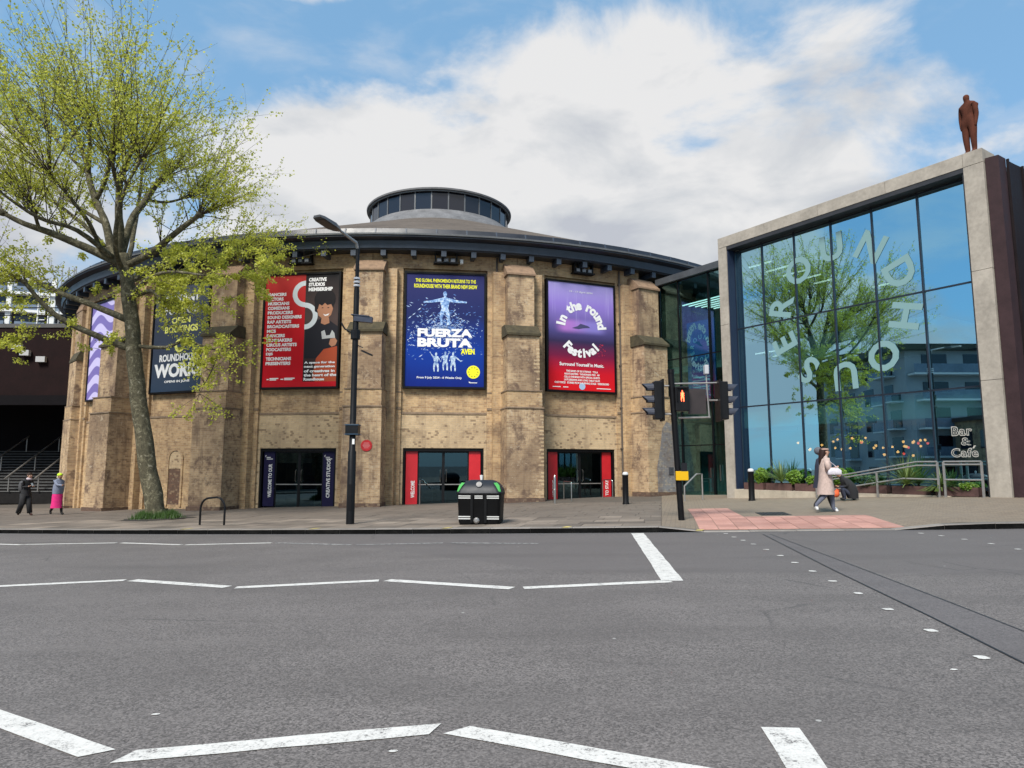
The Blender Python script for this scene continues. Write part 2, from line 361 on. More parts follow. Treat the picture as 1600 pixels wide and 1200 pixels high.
# ------------------------------------------------------------------ text helper
def text_mesh(body, bold=0., spacing=1., line=1., align='CENTER'):
    cu = bpy.data.curves.new('t', 'FONT'); cu.body = body; cu.offset = bold; cu.align_x = align; cu.space_character = spacing; cu.space_line = line; cu.resolution_u = 3
    ob = bpy.data.objects.new('t', cu); COL.objects.link(ob)
    dg = bpy.context.evaluated_depsgraph_get(); dg.update()
    me = bpy.data.meshes.new_from_object(ob.evaluated_get(dg))
    vs = [tuple(v.co[:2]) for v in me.vertices]; fs = [tuple(p.vertices) for p in me.polygons]
    bpy.data.objects.remove(ob); bpy.data.curves.remove(cu); bpy.data.meshes.remove(me)
    return vs, fs
def fit(tm, x0, x1, z0, z1, keep=False):
    vs, fs = tm; xs = [v[0] for v in vs]; ys = [v[1] for v in vs]
    a, b, c, d = min(xs), max(xs), min(ys), max(ys); sx = (x1-x0)/(b-a); sz = (z1-z0)/(d-c)
    if keep: sx = sz = min(sx, sz)
    return [(x0+(x-a)*sx, z0+(y-c)*sz) for x, y in vs], fs
def txt(mb, y, body, x0, x1, z0, z1, bold=.02, keep=False, rot=None, spacing=1.):
    """lettering standing on a local plane y=const facing -y; rot: (cx, cz, angle) applied afterwards"""
    vs, fs = fit(text_mesh(body, bold, spacing), x0, x1, z0, z1, keep)
    mb.mark()
    if rot:
        cx, cz, a = rot; c, s_ = math.cos(a), math.sin(a)
        vs = [(cx+(x-cx)*c-(z-cz)*s_, cz+(x-cx)*s_+(z-cz)*c) for x, z in vs]
    mb.add([(x, y, z) for x, z in vs], fs)
def arc_text(mb, y, body, cx, cz, rad, a0, a1, size, bold=.03, inward=False):
    chars = [c for c in body]; n = len(chars); mb.mark()
    for i, ch in enumerate(chars):
        if ch == ' ': continue
        a = a0 + (a1-a0)*i/(n-1); vs, fs = text_mesh(ch, bold)
        xs = [v[0] for v in vs]; mx = (min(xs)+max(xs))/2
        px, pz = cx+rad*math.cos(a), cz+rad*math.sin(a); th = a - math.pi/2 + (math.pi if inward else 0); c, s_ = math.cos(th), math.sin(th)
        out = []
        for x, yy in vs:
            X = (x-mx)*size; Z = (yy-.35)*size; out.append((px+X*c-Z*s_, y, pz+X*s_+Z*c))
        mb.add(out, fs)
def disc(mb, y, cx, cz, r, seg=28, a0=0, a1=2*math.pi):
    pts = [(cx+r*math.cos(a0+(a1-a0)*k/seg), y, cz+r*math.sin(a0+(a1-a0)*k/seg)) for k in range(seg+1)]
    mb.add(pts + [(cx, y, cz)], [(k, k+1, seg+1) for k in range(seg)])
def ring(mb, y, cx, cz, r0, r1, a0, a1, seg=24):
    vs = []
    for k in range(seg+1):
        a = a0+(a1-a0)*k/seg
        vs += [(cx+r0*math.cos(a), y, cz+r0*math.sin(a)), (cx+r1*math.cos(a), y, cz+r1*math.sin(a))]
    mb.add(vs, [(2*k, 2*k+1, 2*k+3, 2*k+2) for k in range(seg)])

# ================================================================== THE SETTING
def Yk(x):
    if x < -24: return Yk(-24) + (x+24)*(-.245-.0084*24)
    if x > 16: return Yk(16) + (x-16)*(-.245+.0084*16)
    return 15.61 - .245*x + .0042*x*x
def dYk(x): return -.245 + .0084*max(-24, min(16, x))
def K(x, wd, off=0.):
    """point a distance wd behind the far kerb line at parameter x"""
    d = dYk(x); n = math.hypot(1, d); X, Y = x - wd*d/n, Yk(x) + wd/n
    return Vector((X, Y, zr(X, Y) + off))
ROADW = 13.6
def sheet(name, mt, x0, x1, nx, ws, off):
    mb = MB(); vs = []; fs = []
    offs = off if hasattr(off, '__len__') else [off]*len(ws)
    for i in range(nx+1):
        for wd, of in zip(ws, offs): vs.append(K(x0+(x1-x0)*i/nx, wd, of))
    m = len(ws)
    for i in range(nx):
        for j in range(m-1): fs.append((i*m+j, (i+1)*m+j, (i+1)*m+j+1, i*m+j+1))
    mb.add(vs, fs); o = mb.build(name, mt); o['kind'] = 'structure'; return o
# ground to the horizon
mb = MB(); gx = [-900, -400, -200, -120, -80, -50, -25, 0, 25, 50, 80, 120, 200, 400, 900]; gy = [-900, -300, -120, -60, -30, -10, 0, 10, 25, 50, 80, 120, 200, 400, 900]
mb.add([(x, y, zr(x, y)-.2) for y in gy for x in gx], [(j*15+i, j*15+i+1, (j+1)*15+i+1, (j+1)*15+i) for j in range(14) for i in range(14)])
tag(mb.build('ground', varied('ground_tarmac', (.12,.115,.11), .9, .2, .4)), kind='structure')
road = sheet('road', ASPH, -90, 90, 120, [-ROADW, -10, -6.5, -3, .02], 0.)
pave = sheet('pavement', SLABBASE, -80, 3.2, 90, [.28, 3, 8, 14, 34], .107)
# right-hand forecourt of setts, ramped down at the crossing
XA, XB, XC, XD = 3.2, 4.05, 7.85, 8.8
def sm(a, b, x): t = max(0, min(1, (x-a)/(b-a))); return t*t*(3-2*t)
def extra(x, y): return .19*sm(7.5, 13., x)*sm(15.2, 19., y+.1*x)
def pav(px, py):
    r = ray(px, py); t = 1.
    for _ in range(60):
        p = r*t; t = t*.5+.5*(zr(p.x, p.y)+.12+extra(p.x, p.y)-CAMH)/r.z
    p = r*t; return Vector((p.x, p.y, CAMH+p.z))
def dropz(x):
    if x < XA or x > XD: return .12
    if x < XB: return .12 - .105*(x-XA)/(XB-XA)
    if x > XC: return .015 + .105*(x-XC)/(XD-XC)
    return .015
mb = MB(); vs = []; fs = []; xs = [XA+(40-XA)*(i/110)**1.5 for i in range(111)]; ws = [.28, 1.2, 2.2, 3.0, 3.8, 4.6, 5.4, 6.2, 7, 8, 9, 11, 14, 20, 30]
for x in xs:
    for wd in ws:
        t = min(1, wd/2.4); p_ = K(x, wd, dropz(x)*(1-t)+.12*t - .002); vs.append(p_+Vector((0, 0, extra(p_.x, p_.y))))
m = len(ws); fs = [(i*m+j, (i+1)*m+j, (i+1)*m+j+1, i*m+j+1) for i in range(110) for j in range(m-1)]
mb.add(vs, fs); fore = tag(mb.build('forecourt', SETTS), kind='structure')
def fz(x, wd): t = min(1, wd/2.4); return dropz(x)*(1-t)+.12*t
# far pavement edge: kerb stones, each a piece
random.seed(3)
x = -46.; i = 0
while x < 26:
    L = .91; x1 = x+L; a = .0035; d0, d1 = dropz(x), dropz(x1); q = MB()
    if abs(d0-d1) < 1e-6 and d0 < .05: tz = d0
    P = []
    jz = random.uniform(-.003, .003)
    for xx, dz in ((x+a, d0), (x1-a, d1)):
        f = K(xx, .012, 0); t_ = K(xx, .022, 0); b = K(xx, .29, 0); g0 = K(xx, .0, 0)
        P.append([(g0.x, g0.y, g0.z-.1), (f.x, f.y, f.z+dz-.012+jz), (t_.x, t_.y, t_.z+dz+.002+jz), (b.x, b.y, b.z+dz+.002+jz), (b.x, b.y, b.z-.1)])
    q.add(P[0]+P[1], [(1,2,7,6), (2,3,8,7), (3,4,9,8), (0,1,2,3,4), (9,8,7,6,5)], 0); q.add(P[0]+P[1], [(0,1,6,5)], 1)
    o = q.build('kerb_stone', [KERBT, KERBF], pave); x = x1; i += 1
for px in (290, 487, 693, 884, 1104):       # short yellow loading marks painted over the kerb
    c = ground(px, 826.5, .12); q = MB(); x = c.x
    while K(x, .1).x < c.x - .0: x += .01
    for xx in (c.x,):
        a, b_ = K(xx-.07, .01, dropz(xx)+.008), K(xx+.07, .01, dropz(xx)+.008); c_, d_ = K(xx+.13, .29, dropz(xx)+.008), K(xx-.01, .29, dropz(xx)+.008)
        q.quad(a, b_, c_, d_)
    q.build('kerb_mark', KERBY, pave)
# paving slabs (rows parallel to the kerb); the nearest ~300 are pieces, the others one mesh
def slab_quad(mb, x0, x1, w0, w1, off, h=.035, zf=None):
    top = [K(x0, w0, off), K(x1, w0, off), K(x1, w1, off), K(x0, w1, off)]
    if zf: top = [Vector((p.x, p.y, zr(p.x, p.y)+zf(xx, ww))) for p, (xx, ww) in zip(top, ((x0,w0),(x1,w0),(x1,w1),(x0,w1)))]
    bot = [p - Vector((0,0,h)) for p in top]
    mb.add(top+bot, [(0,1,2,3), (4,5,1,0), (5,6,2,1), (6,7,3,2), (7,4,0,3)])
random.seed(5); far = MB(); cnt = 0; TREE = ground(243, 811, .12)
w0 = .30
for r_ in range(17):
    rw = .60 if r_ % 3 else .75
    x = -40 + random.random()*.8
    while x < 3.1:
        L = random.choice((.6, .75, .9, .9)); x1 = min(x+L, 3.19)
        c = K((x+x1)/2, w0+rw/2)
        if (c.xy-TREE.xy).length > .95 and x1-x > .2:
            j = random.uniform(-.002, .003); gapp = .006
            if r_ < 5 and -17.2 < x < 3.2 and cnt < 300 and c.x/c.y > -.78:
                q = MB(); slab_quad(q, x+gapp, x1-gapp, w0+gapp, w0+rw-gapp, .12+j); q.build('paving_slab', SLAB, pave); cnt += 1
            else: slab_quad(far, x+gapp, x1-gapp, w0+gapp, w0+rw-gapp, .12+j)
        x = x1
    w0 += rw
o = far.build('paving_slabs_beyond', SLAB, pave); o['kind'] = 'stuff'
# pink tactile tiles at the crossing: a strip along the dropped kerb and a tail towards the building
random.seed(8)
T = .4
def tile(x0, w0_):
    q = MB(); gp = .006; slab_quad(q, x0+gp, x0+T-gp, w0_+gp, w0_+T-gp, 0, .03, lambda a, b: fz(a, b)+.006)
    n = 4
    for i in range(n):
        for j in range(n):
            xx, ww = x0+T*(i+.5)/n, w0_+T*(j+.5)/n; p = K(xx, ww, fz(xx, ww)+.006); r = .022
            q.add([(p.x+r*math.cos(k*math.pi/3), p.y+r*math.sin(k*math.pi/3), p.z-.001) for k in range(6)]+[(p.x, p.y, p.z+.005)], [(k, (k+1) % 6, 6) for k in range(6)])
    q.build('tactile_tile', TACT, fore)
rows = [(a, k) for k in range(6) for a in range(10)]
for a, k in rows:
    tile(3.98+T*a - .10*k*0, .30+T*k)
for k in range(6, 15):
    for a in range(3): tile(3.98+T*a, .30+T*k)
# manhole cover in the setts
mc = ground(1208, 803, .12); q = MB(); d_ = math.atan(dYk(mc.x))
q.box(-.36, .36, -.5, .5, -.02, .006); q.box(-.33, .33, -.47, .47, .006, .010)
for i in range(7):
    for j in range(9): q.box(-.3+i*.09, -.25+i*.09, -.44+j*.1, -.39+j*.1, .010, .014)
q.build('manhole_cover', varied('cast_iron_cover', (.035,.034,.034), .5, .3, 8, metal=.4), fore, loc=(mc.x, mc.y, mc.z+.003), rot=(R(.4), -math.atan(GS*.97), d_))
# near-side pavement with kerb
mb = MB(); vs = []
for i in range(61):
    x = -90+3*i
    for wd, of in ((-ROADW, .0-.05), (-ROADW-.02, .115), (-ROADW-.3, .12), (-ROADW-6, .16), (-ROADW-14, .2)): vs.append(K(x, wd, of))
mb.add(vs, [(i*5+j, i*5+j+1, (i+1)*5+j+1, (i+1)*5+j) for i in range(60) for j in range(4)])
tag(mb.build('pavement_near_side', SLAB), kind='structure')

# ---- road markings (positions read off the road plane)
def stripe(name, p, q_, wd, mt=PAINT, off=.005, slant=0, worn=False):
    a, b = ground(*p), ground(*q_); d = (b-a); d.z = 0; L = d.length; d /= L; n = Vector((-d.y, d.x, 0))
    mb = MB(); k = max(2, int(L/.25)); rnd = random.Random(int(p[0]*7+p[1])); vs = []
    for i in range(k+1):
        c = a + d*(L*i/k)
        for s_ in (-1, 1):
            e = c + n*s_*(wd/2+rnd.uniform(-.006, .006)) + d*(slant*s_*wd/2)
            vs.append((e.x, e.y, zr(e.x, e.y)+off))
    mb.add(vs, [(2*i, 2*i+2, 2*i+3, 2*i+1) for i in range(k)])
    return mb.build(name, mt, road)
for a, b in (((-180,902),(-15,917)), ((-5,916.5),(195,907)), ((207,907),(355,917.5)), ((368,918.5),(592,907.5)), ((605,907),(800,919.5)), ((818,919),(1048,908.5))): stripe('zigzag_line', a, b, .17)
for a, b in (((-90,848),(33,851.5)), ((38,851),(182,848.5)), ((190,848.5),(283,851.5)), ((290,851.5),(424,848.5))): stripe('zigzag_line', a, b, .14)
for a, b in (((432,848.5),(548,851.5)), ((556,851.5),(692,848.6)), ((705,848.6),(842,849.5))): stripe('zigzag_line', a, b, .13, FADED)
for a, b in (((-120,1080),(152,1178)), ((193,1183),(680,1140)), ((713,1142),(1120,1214))): stripe('zigzag_line', a, b, .15, slant=.5)
stripe('stop_line', (1219,1138), (1262,1204), .19); stripe('stop_line', (996,833.5), (1051,908), .26)
for px, py in ((1134,834),(1147,839.5),(1161,844.5),(1177,850.5),(1197,859),(1219,868.5),(1242,879.5),(1270,893),(1301,908.5),(1341,927.5),(1387,952.5),(1454,986),(1534,1028),(1439,833.5),(1471,837.5),(1507,843),(1549,850),(1591,858.5)):
    c = ground(px, py); rnd = random.Random(px); mb = MB(); s_ = .050; n = 9
    mb.add([(c.x+s_*rnd.uniform(.75,1.15)*math.copysign(abs(math.cos(k*2*math.pi/n+.4))**.6, math.cos(k*2*math.pi/n+.4)), c.y+s_*rnd.uniform(.75,1.15)*math.copysign(abs(math.sin(k*2*math.pi/n+.4))**.6, math.sin(k*2*math.pi/n+.4)), zr(c.x, c.y)+.006) for k in range(n)], [list(range(n))])
    mb.build('crossing_stud', PAINT, road)
rnd = random.Random(11)
for px, py in ((243,1117),(613,1175),(1491,1047)):
    c = ground(px, py); mb = MB(); n = 7; mb.add([(c.x+.035*rnd.uniform(.5,1)*math.cos(k*6.283/n), c.y+.02*rnd.uniform(.5,1)*math.sin(k*6.283/n), zr(c.x,c.y)+.005) for k in range(n)], [list(range(n))]); mb.build('paint_scrap', PAINT, road)
# reinstated trench strip with dark sealed joints
pts = [((1192,835),(1204,835)), ((1300,890),(1328,882)), ((1450,962),(1490,944)), ((1600,1037),(1640,1003)), ((1800,1140),(1900,1100))]
mb = MB(); vs = []
for a, b in pts:
    for p in (a, b):
        c = ground(*p); vs.append((c.x, c.y, zr(c.x, c.y)+.0035))
mb.add(vs, [(2*i, 2*i+2, 2*i+3, 2*i+1) for i in range(4)]); mb.build('reinstated_strip', ASPH2, road)
SEAL = varied('bitumen_seal', (.02,.02,.022), .5, .3, 8)
for col in (0, 1):
    mb = MB()
    for i in range(4):
        a, b = ground(*pts[i][col]), ground(*pts[i+1][col]); d = (b-a); d.z = 0; d.normalize(); n = Vector((-d.y, d.x, 0))*.009
        mb.add([(p.x, p.y, zr(p.x, p.y)+.006) for p in (a-n, b-n, b+n, a+n)], [(0,1,2,3)])
    mb.build('sealed_joint', SEAL, road)
# dark gutter line along the kerb
mb = MB(); vs = []
rnd = random.Random(2)
for i in range(121):
    x = -40+.5*i
    vs += [K(x, -.10+rnd.uniform(-.02,.02), .003), K(x, .0, .003)]
mb.add(vs, [(2*i, 2*i+2, 2*i+3, 2*i+1) for i in range(120)]); mb.build('gutter_strip', asphalt('gutter_concrete', (.15,.145,.145), .3), road)

# ================================================================== ROUND BRICK BUILDING
CX, CY, RB = -5.91, 53.7, 24.4
AP = RB*math.cos(R(7.5)); HB = RB*math.sin(R(7.5))      # apothem, half bay
TH0 = 7.0
rh = empty('round_brick_building', (CX, CY, 0), 0, 'large round yellow-brick hall with stepped buttresses, slate roof and glazed lantern', 'building')
WT = 10.75; ZB = -1.6
def bay_part(name, mb, mt, k, **kw): return mb.build(name, mt, rh, rot=(0, 0, R(TH0+15*k)), **kw)
def edge_part(name, mb, mt, k, **kw): return mb.build(name, mt, rh, rot=(0, 0, R(TH0+15*(k+.5))), **kw)
DOORS = (-1, 0, 1); DW, DZ = 1.74, 2.2
Yw = -AP
for k in range(-6, 18):
    mb = MB(); y0, y1 = Yw, Yw+.5
    if k == 2: y0, y1 = Yw+1.8, Yw+2.1
    if k in range(-6, 2):
        PW = 1.86
        # pilaster zones left and right of the recessed panel, head above the panel
        mb.box(-HB, -PW, y0-.13, y1, ZB, WT); mb.box(PW, HB, y0-.13, y1, ZB, WT); mb.box(-PW, PW, y0-.131, y1, 10.12, WT)
        bay_part('wall', mb, BRICK, k)
        mb = MB(); mb.box(-PW+.002, PW-.002, y0+.02, y1, 3.75, 10.118); bay_part('wall_panel', mb, BRICK, k)
        if k in DOORS:
            mb = MB(); mb.box(-PW+.002, PW-.002, y0-.03, y1, DZ, 3.66)
            if k == 1: mb.box(-PW+.002, -DW, y0-.03, y1, ZB, DZ-.002); mb.box(DW, PW-.002, y0-.03, y1, ZB, DZ-.002)
            else: mb.box(-PW+.002, -DW, y0-.03, y1, ZB, DZ-.002); mb.box(DW, PW-.002, y0-.03, y1, ZB, DZ-.002)
            bay_part('infill_panel', mb, BRICKP, k)
        else:
            mb = MB(); mb.box(-PW+.002, PW-.002, y0-.03, y1, ZB, 3.66); bay_part('infill_panel', mb, BRICK, k)
        mb = MB(); mb.box(-PW+.004, PW-.004, y0-.06, y1, 3.662, 3.748); bay_part('string_course', mb, COURSE, k)
        mb = MB(); 
        for xa, xb in ((-HB+.4, -PW-.003), (PW+.003, HB-.4)):
            for pr, za, zb in ((.165, 3.85, 3.95), (.15, 4.58, 4.64)): bay_part('string_course', MB().box(xa, xb, y0-pr, y1, za, zb), COURSE, k)
    else:
        mb.box(-HB, HB, y0, y1, ZB, WT); bay_part('wall', mb, BRICKD if k == 2 else BRICK, k)
# buttresses
for k in range(-4, 2):
    V = -RB; q_ = .34 if k == -4 else 1.      # the end pier beside the stair barely stands proud
    mb = MB(); mb.box(-1.12, 1.12, V-.30*q_, V+.3, ZB, 10.0); edge_part('shoulder', mb, BRICK, k)
    for nm, hw, p, z0, z1, mt in (('pier_base', .80, 1.45, ZB, 3.84, BRICKD), ('pier_band', .765, 1.38, 3.90, 4.58, BRICK), ('pier_shaft', .70, 1.22, 4.63, 7.0, BRICKD), ('pier_top', .60, .80, 7.45, 9.78, BRICKD)):
        mb = MB(); mb.box(-hw, hw, V-p*q_, V-.08, z0, z1); edge_part(nm, mb, mt, k)
    edge_part('string_course', MB().box(-.82, .82, V-1.49*q_, V-.07, 3.842, 3.898), COURSE, k); edge_part('string_course', MB().box(-.79, .79, V-1.42*q_, V-.07, 4.582, 4.628), COURSE, k)
    mb = MB(); mb.prism([(V-1.32*q_, 7.002), (V-1.32*q_, 7.10), (V-.80*q_, 7.52), (V-.07, 7.52), (V-.07, 7.002)], 'x', -.76, .76); edge_part('mossy_weathering', mb, MOSS, k)
    mb = MB(); mb.prism([(V-.88*q_, 9.782), (V-.88*q_, 9.86), (V-.31*q_, 10.38), (V-.07, 10.38), (V-.07, 9.782)], 'x', -.66, .66); edge_part('weathering_cap', mb, CAPST, k)
    mb = MB(); mb.box(-.83, .83, V-1.52*q_, V-.06, ZB, zr(CX+26*math.sin(R(TH0+15*(k+.5))), CY-26*math.cos(R(TH0+15*(k+.5))))+.28); edge_part('plinth', mb, brick_mat('plinth_brick', (.13,.08,.06), (.10,.065,.05), (.09,.07,.06)), k)
# worn patches: exposed pale quoins on one pier, grey painted patch on the last
rnd = random.Random(4)
for k in (0,):
    mb = MB(); V = -RB
    for i in range(46):
        z = .3+i*.16
        if 3.8 < z < 3.95 or z > 6.9 or rnd.random() < .25: continue
        hw = .80 if z < 3.84 else (.765 if z < 4.6 else .70); p = 1.45 if z < 3.84 else (1.38 if z < 4.6 else 1.22)
        mb.box(hw-rnd.uniform(.1,.26), hw+.006, V-p-.006, V-p+rnd.uniform(.1,.25), z, z+.075)
    edge_part('exposed_quoins', mb, BRICKP, k)['kind'] = 'stuff'
mb = MB(); mb.add([(x, -RB-1.456, z) for x, z in ((-.28,.1),(.801,.0),(.801,3.3),(.3,3.45),(.05,3.1),(-.1,2.2),(-.3,1.4))], [list(range(7))]); edge_part('grey_paint_patch', mb, BRICKG, 1)
# doors
def door(k, panels, cols, words):
    d = MB(); y = Yw+.22
    fr = MB(); fr.box(-DW+.002, -DW+.09, y-.20, y+.06, -.45, DZ-.003); fr.box(DW-.09, DW-.002, y-.20, y+.06, -.45, DZ-.003); fr.box(-DW+.09, DW-.09, y-.20, y+.06, DZ-.13, DZ-.003)
    root = bay_part('entrance_door', fr, BLACK, k)
    w0 = .50
    for s_, wd in ((-1, words[0]), (1, words[1])):
        q = MB(); xa, xb = (-DW+.13, -DW+.13+panels) if s_ < 0 else (DW-.13-panels, DW-.13)
        q.box(xa, xb, y-.10, y-.06, -.30, DZ-.14); q.build('side_panel', cols, root)
        if wd:
            t = MB(); L = .103*len(wd)
            zc = .08
            vs, fs = fit(text_mesh(wd, .03), 0, L, 0, .165); cx = (xa+xb)/2+(.04 if s_ < 0 else -.02)
            t.add([(cx+.1-v, y-.104, zc+u) for u, v in vs], fs); t.build('lettering', WHITE, root)
        if len(words) > 2:
            t = MB(); t.box(xa+.12, xa+.40, y-.104, y-.102, 1.72, 1.75); t.box(xa+.12, xa+.3, y-.104, y-.102, 1.79, 1.82); ring(t, y-.103, xa+.1, 1.86, .03, .05, 1.5, 4.6, 8); t.build('small_logo', WHITE, root)
    xi = DW-.13-panels
    lf = MB(); lf.box(-xi, xi, y-.05, y+.0, 2.0, DZ-.13)
    for x in (-xi+.03, -.03, .03, xi-.03): lf.box(x-.03, x+.03, y-.05, y+.0, -.4, 2.0)
    lf.build('door_frame', BLACKM, root)
    for xa, xb in ((-xi+.06, -.06), (.06, xi-.06)):
        q = MB(); q.box(xa, xb, y-.03, y-.02, -.35, 2.0); q.build('pane', GLASSD, root)
        q = MB(); q.box(xa, xb, y-.055, y-.015, .62, .66); q.build('push_bar', STEELD, root)
    for s_ in (-1, 1):
        q = MB(); q.tube([(s_*.13, y-.06, .75), (s_*.13, y-.13, .80), (s_*.13, y-.13, 1.22), (s_*.13, y-.06, 1.27)], .018, 8); q.build('door_handle', STEEL, root, smooth=True)
    # lobby behind: dark floor, back wall, a counter and a teal poster
    q = MB(); q.box(-DW-.4, DW+.4, y+3.0, y+3.05, -.5, 3); q.box(-DW-.4, -DW-.35, y+.3, y+3.0, -.5, 3); q.box(DW+.35, DW+.4, y+.3, y+3.0, -.5, 3); q.box(-DW-.4, DW+.4, y+.3, y+3.0, 2.6, 2.65)
    q.build('lobby_wall', flat('lobby_dark', (.03,.035,.04)), root)
    q = MB(); q.box(-1.1, .2, y+2.0, y+2.5, -.4, .75); q.box(.3, .9, y+2.9, y+2.99, .3, 1.9); q.box(-1.3, -.6, y+2.92, y+2.99, 1.0, 1.8); q.build('lobby_furniture', flat('lobby_teal', (.05,.16,.21)), root)
    return root
door(-1, .50, flat('navy_panel', (.012,.010,.045)), ('WELCOME TO OUR', 'CREATIVE STUDIOS', 1))
door(0, .50, RED, ('WELCOME', ''))
door(1, .46, RED, ('WELCOME', 'TO STAY'))
# bricked-up arched niche in the bay behind the tree
mb = MB(); pts = [(-.38, -.3), (.38, -.3), (.38, 1.75)] + [(.38*math.cos(a), 1.75+.5*math.sin(a)) for a in [math.pi*i/10 for i in range(1, 10)]] + [(-.38, 1.75)]
o = MB(); o.prism([(x, z) for x, z in pts], 'y', Yw-.034, Yw-.02); ob = bay_part('niche_infill', o, BRICKR, -2)
o = MB(); ring(o, Yw-.075, 0, 1.75, .38, .50, 0, math.pi, 14); o.box(-.50, -.38, Yw-.075, Yw-.03, -.4, 1.75); o.box(.38, .50, Yw-.075, Yw-.03, -.4, 1.75); bay_part('niche_arch', o, BRICK, -2)
o = MB(); o.prism([(-.375, 1.32), (.375, 1.32), (.375, 1.75)] + [(.375*math.cos(a), 1.75+.375*math.sin(a)) for a in [math.pi*i/10 for i in range(1, 10)]] + [(-.375, 1.75)], 'y', Yw-.045, Yw-.035); bay_part('niche_tympanum', o, BRICKP, -2)
for k, x in ((-3, -1.2), (-3, -.3), (-4, .6)):
    o = MB(); o.box(x-.14, x+.14, Yw-.05, Yw-.02, -.8, 2.6); bay_part('slit_opening', o, flat('slit_black', (.006,.006,.006)), k)
# rain pipes
for k, x in ((0, 2.28), (1, 2.05), (-1, -2.35), (-2, 2.3)):
    o = MB(); yy = Yw-.13-.07; o.tube([(x, yy, -.3), (x, yy, 10.7)], .045, 8)
    for z in (.4, 2.2, 4.1, 6.1, 8.1, 10.0): o.box(x-.07, x+.07, yy-.05, yy+.08, z, z+.07)
    bay_part('rain_pipe', o, varied('pipe_paint', (.09,.07,.055), .6, .4, 4) if k != 0 else varied('pipe_dark', (.05,.04,.034), .6, .4, 4), k)
# eaves, gutter, roof, lantern
SEG = 96
def lathe_part(name, prof, mt, parent=rh, seg=SEG, smooth=True):
    return MB().lathe(prof, seg).build(name, mt, parent, smooth=smooth)
roof = lathe_part('roof', [(25.02, 11.70), (24.7, 11.78), (15, 15.72), (8.7, 18.28), (6.9, 19.02)], SLATE)
lathe_part('soffit', [(23.8, 10.752), (25.0, 10.752), (25.02, 10.80)], NAVYD, roof)
lathe_part('fascia_board', [(25.02, 10.80), (25.10, 10.81), (25.16, 11.12), (25.0, 11.125)], NAVY, roof)
lathe_part('cornice', [(24.9, 11.127), (25.2, 11.13), (25.42, 11.22), (25.42, 11.27), (25.2, 11.28)], NAVYD, roof)
lathe_part('gutter', [(25.2, 11.282), (25.47, 11.29), (25.48, 11.36), (25.25, 11.365)], LEADD, roof)
lathe_part('roof_edge_band', [(25.2, 11.367), (25.12, 11.68), (25.0, 11.695)], NAVYD, roof)
for i in range(120):        # rafter feet under the eaves
    th = R(3*i+.75); 
    if not (-85 < ((3*i+.75+180) % 360)-180 < 55): continue
    o = MB(); o.box(-.09, .09, -25.0, -24.15, 10.52, 10.75); o.box(-.11, .11, -25.02, -24.9, 10.50, 10.75)
    o.build('rafter_foot', NAVY, roof, rot=(0, 0, th))
for i in range(120):
    a = ((3*i+180) % 360)-180
    if not (-85 < a < 60): continue
    o = MB(); o.prism([(-25.225, 11.37), (-25.145, 11.675), (-25.10, 11.675), (-25.18, 11.37)], 'x', -.03, .03); o.build('band_batten', NAVY, roof, rot=(0, 0, R(3*i)))
lant = lathe_part('lantern', [(6.9, 19.0), (6.75, 19.35), (5.75, 19.95), (5.60, 20.18)], LEAD)
lathe_part('lantern_roof', [(5.5, 21.61), (5.82, 21.63), (5.84, 21.75), (5.5, 21.87), (3.6, 22.45), (1.4, 22.9), (.05, 23.0)], LEAD, lant)
lathe_part('lantern_rail', [(5.62, 21.52), (5.70, 21.52), (5.70, 21.61), (5.5, 21.62)], LEADD, lant)
o = MB(); o.tube([(0, 0, 22.95), (0, 0, 23.7)], .03, 6); o.build('finial', LEADD, lant)
NP = 28
for i in range(NP):
    a0 = 2*math.pi*i/NP; a1 = 2*math.pi*(i+1)/NP; r = 5.5; h = r*math.sin(math.pi/NP); ap = r*math.cos(math.pi/NP); am = (a0+a1)/2
    if -.1 < math.sin(am): pass
    o = MB(); o.box(-h+.04, h-.04, -ap-.01, -ap+.02, 20.12, 21.61); o.build('lantern_pane', LANT, lant, rot=(0, 0, am))
    o = MB(); o.box(-.045, .045, -r-.05, -r+.06, 20.1, 21.62); o.build('glazing_bar', LEADD, lant, rot=(0, 0, a0))
# floodlight trays under the eaves, above each poster
def flood(k, who):
    o = empty('eaves_floodlight', (CX, CY, 0), R(TH0+15*k), 'black floodlight tray under the eaves above the '+who, 'floodlight', 'floodlight trays under the eaves')
    q = MB(); q.box(-.55, .55, Yw-.55, Yw-.22, 10.28, 10.34); q.box(-.5, -.44, Yw-.5, Yw-.26, 10.34, 10.75); q.box(.44, .5, Yw-.5, Yw-.26, 10.34, 10.75); q.build('tray', BLACK, o)
    for i in (-1, 0, 1):
        q = MB(); q.box(i*.3-.11, i*.3+.11, Yw-.52, Yw-.25, 10.341, 10.52); q.build('lamp_head', varied('lamp_grey', (.05,.05,.055), .4, .4, 9), o)
        q = MB(); q.box(i*.3-.08, i*.3+.08, Yw-.527, Yw-.521, 10.37, 10.49); q.build('lens', flat('lens_grey', (.25,.26,.28), .2), o)
    return o
for k, t_ in ((-2, 'slate-blue poster'), (-1, 'red and black poster'), (0, 'blue poster'), (1, 'violet and red poster')): flood(k, t_)
o = tag(MB().box(.62, .76, Yw-.40, Yw-.14, 10.34, 10.52).build('white_sensor_box', WHITE, None, loc=(CX, CY, 0), rot=(0, 0, R(TH0)), bevel=.01), 'small white box on the wall beside the floodlight above the blue poster', 'sensor')
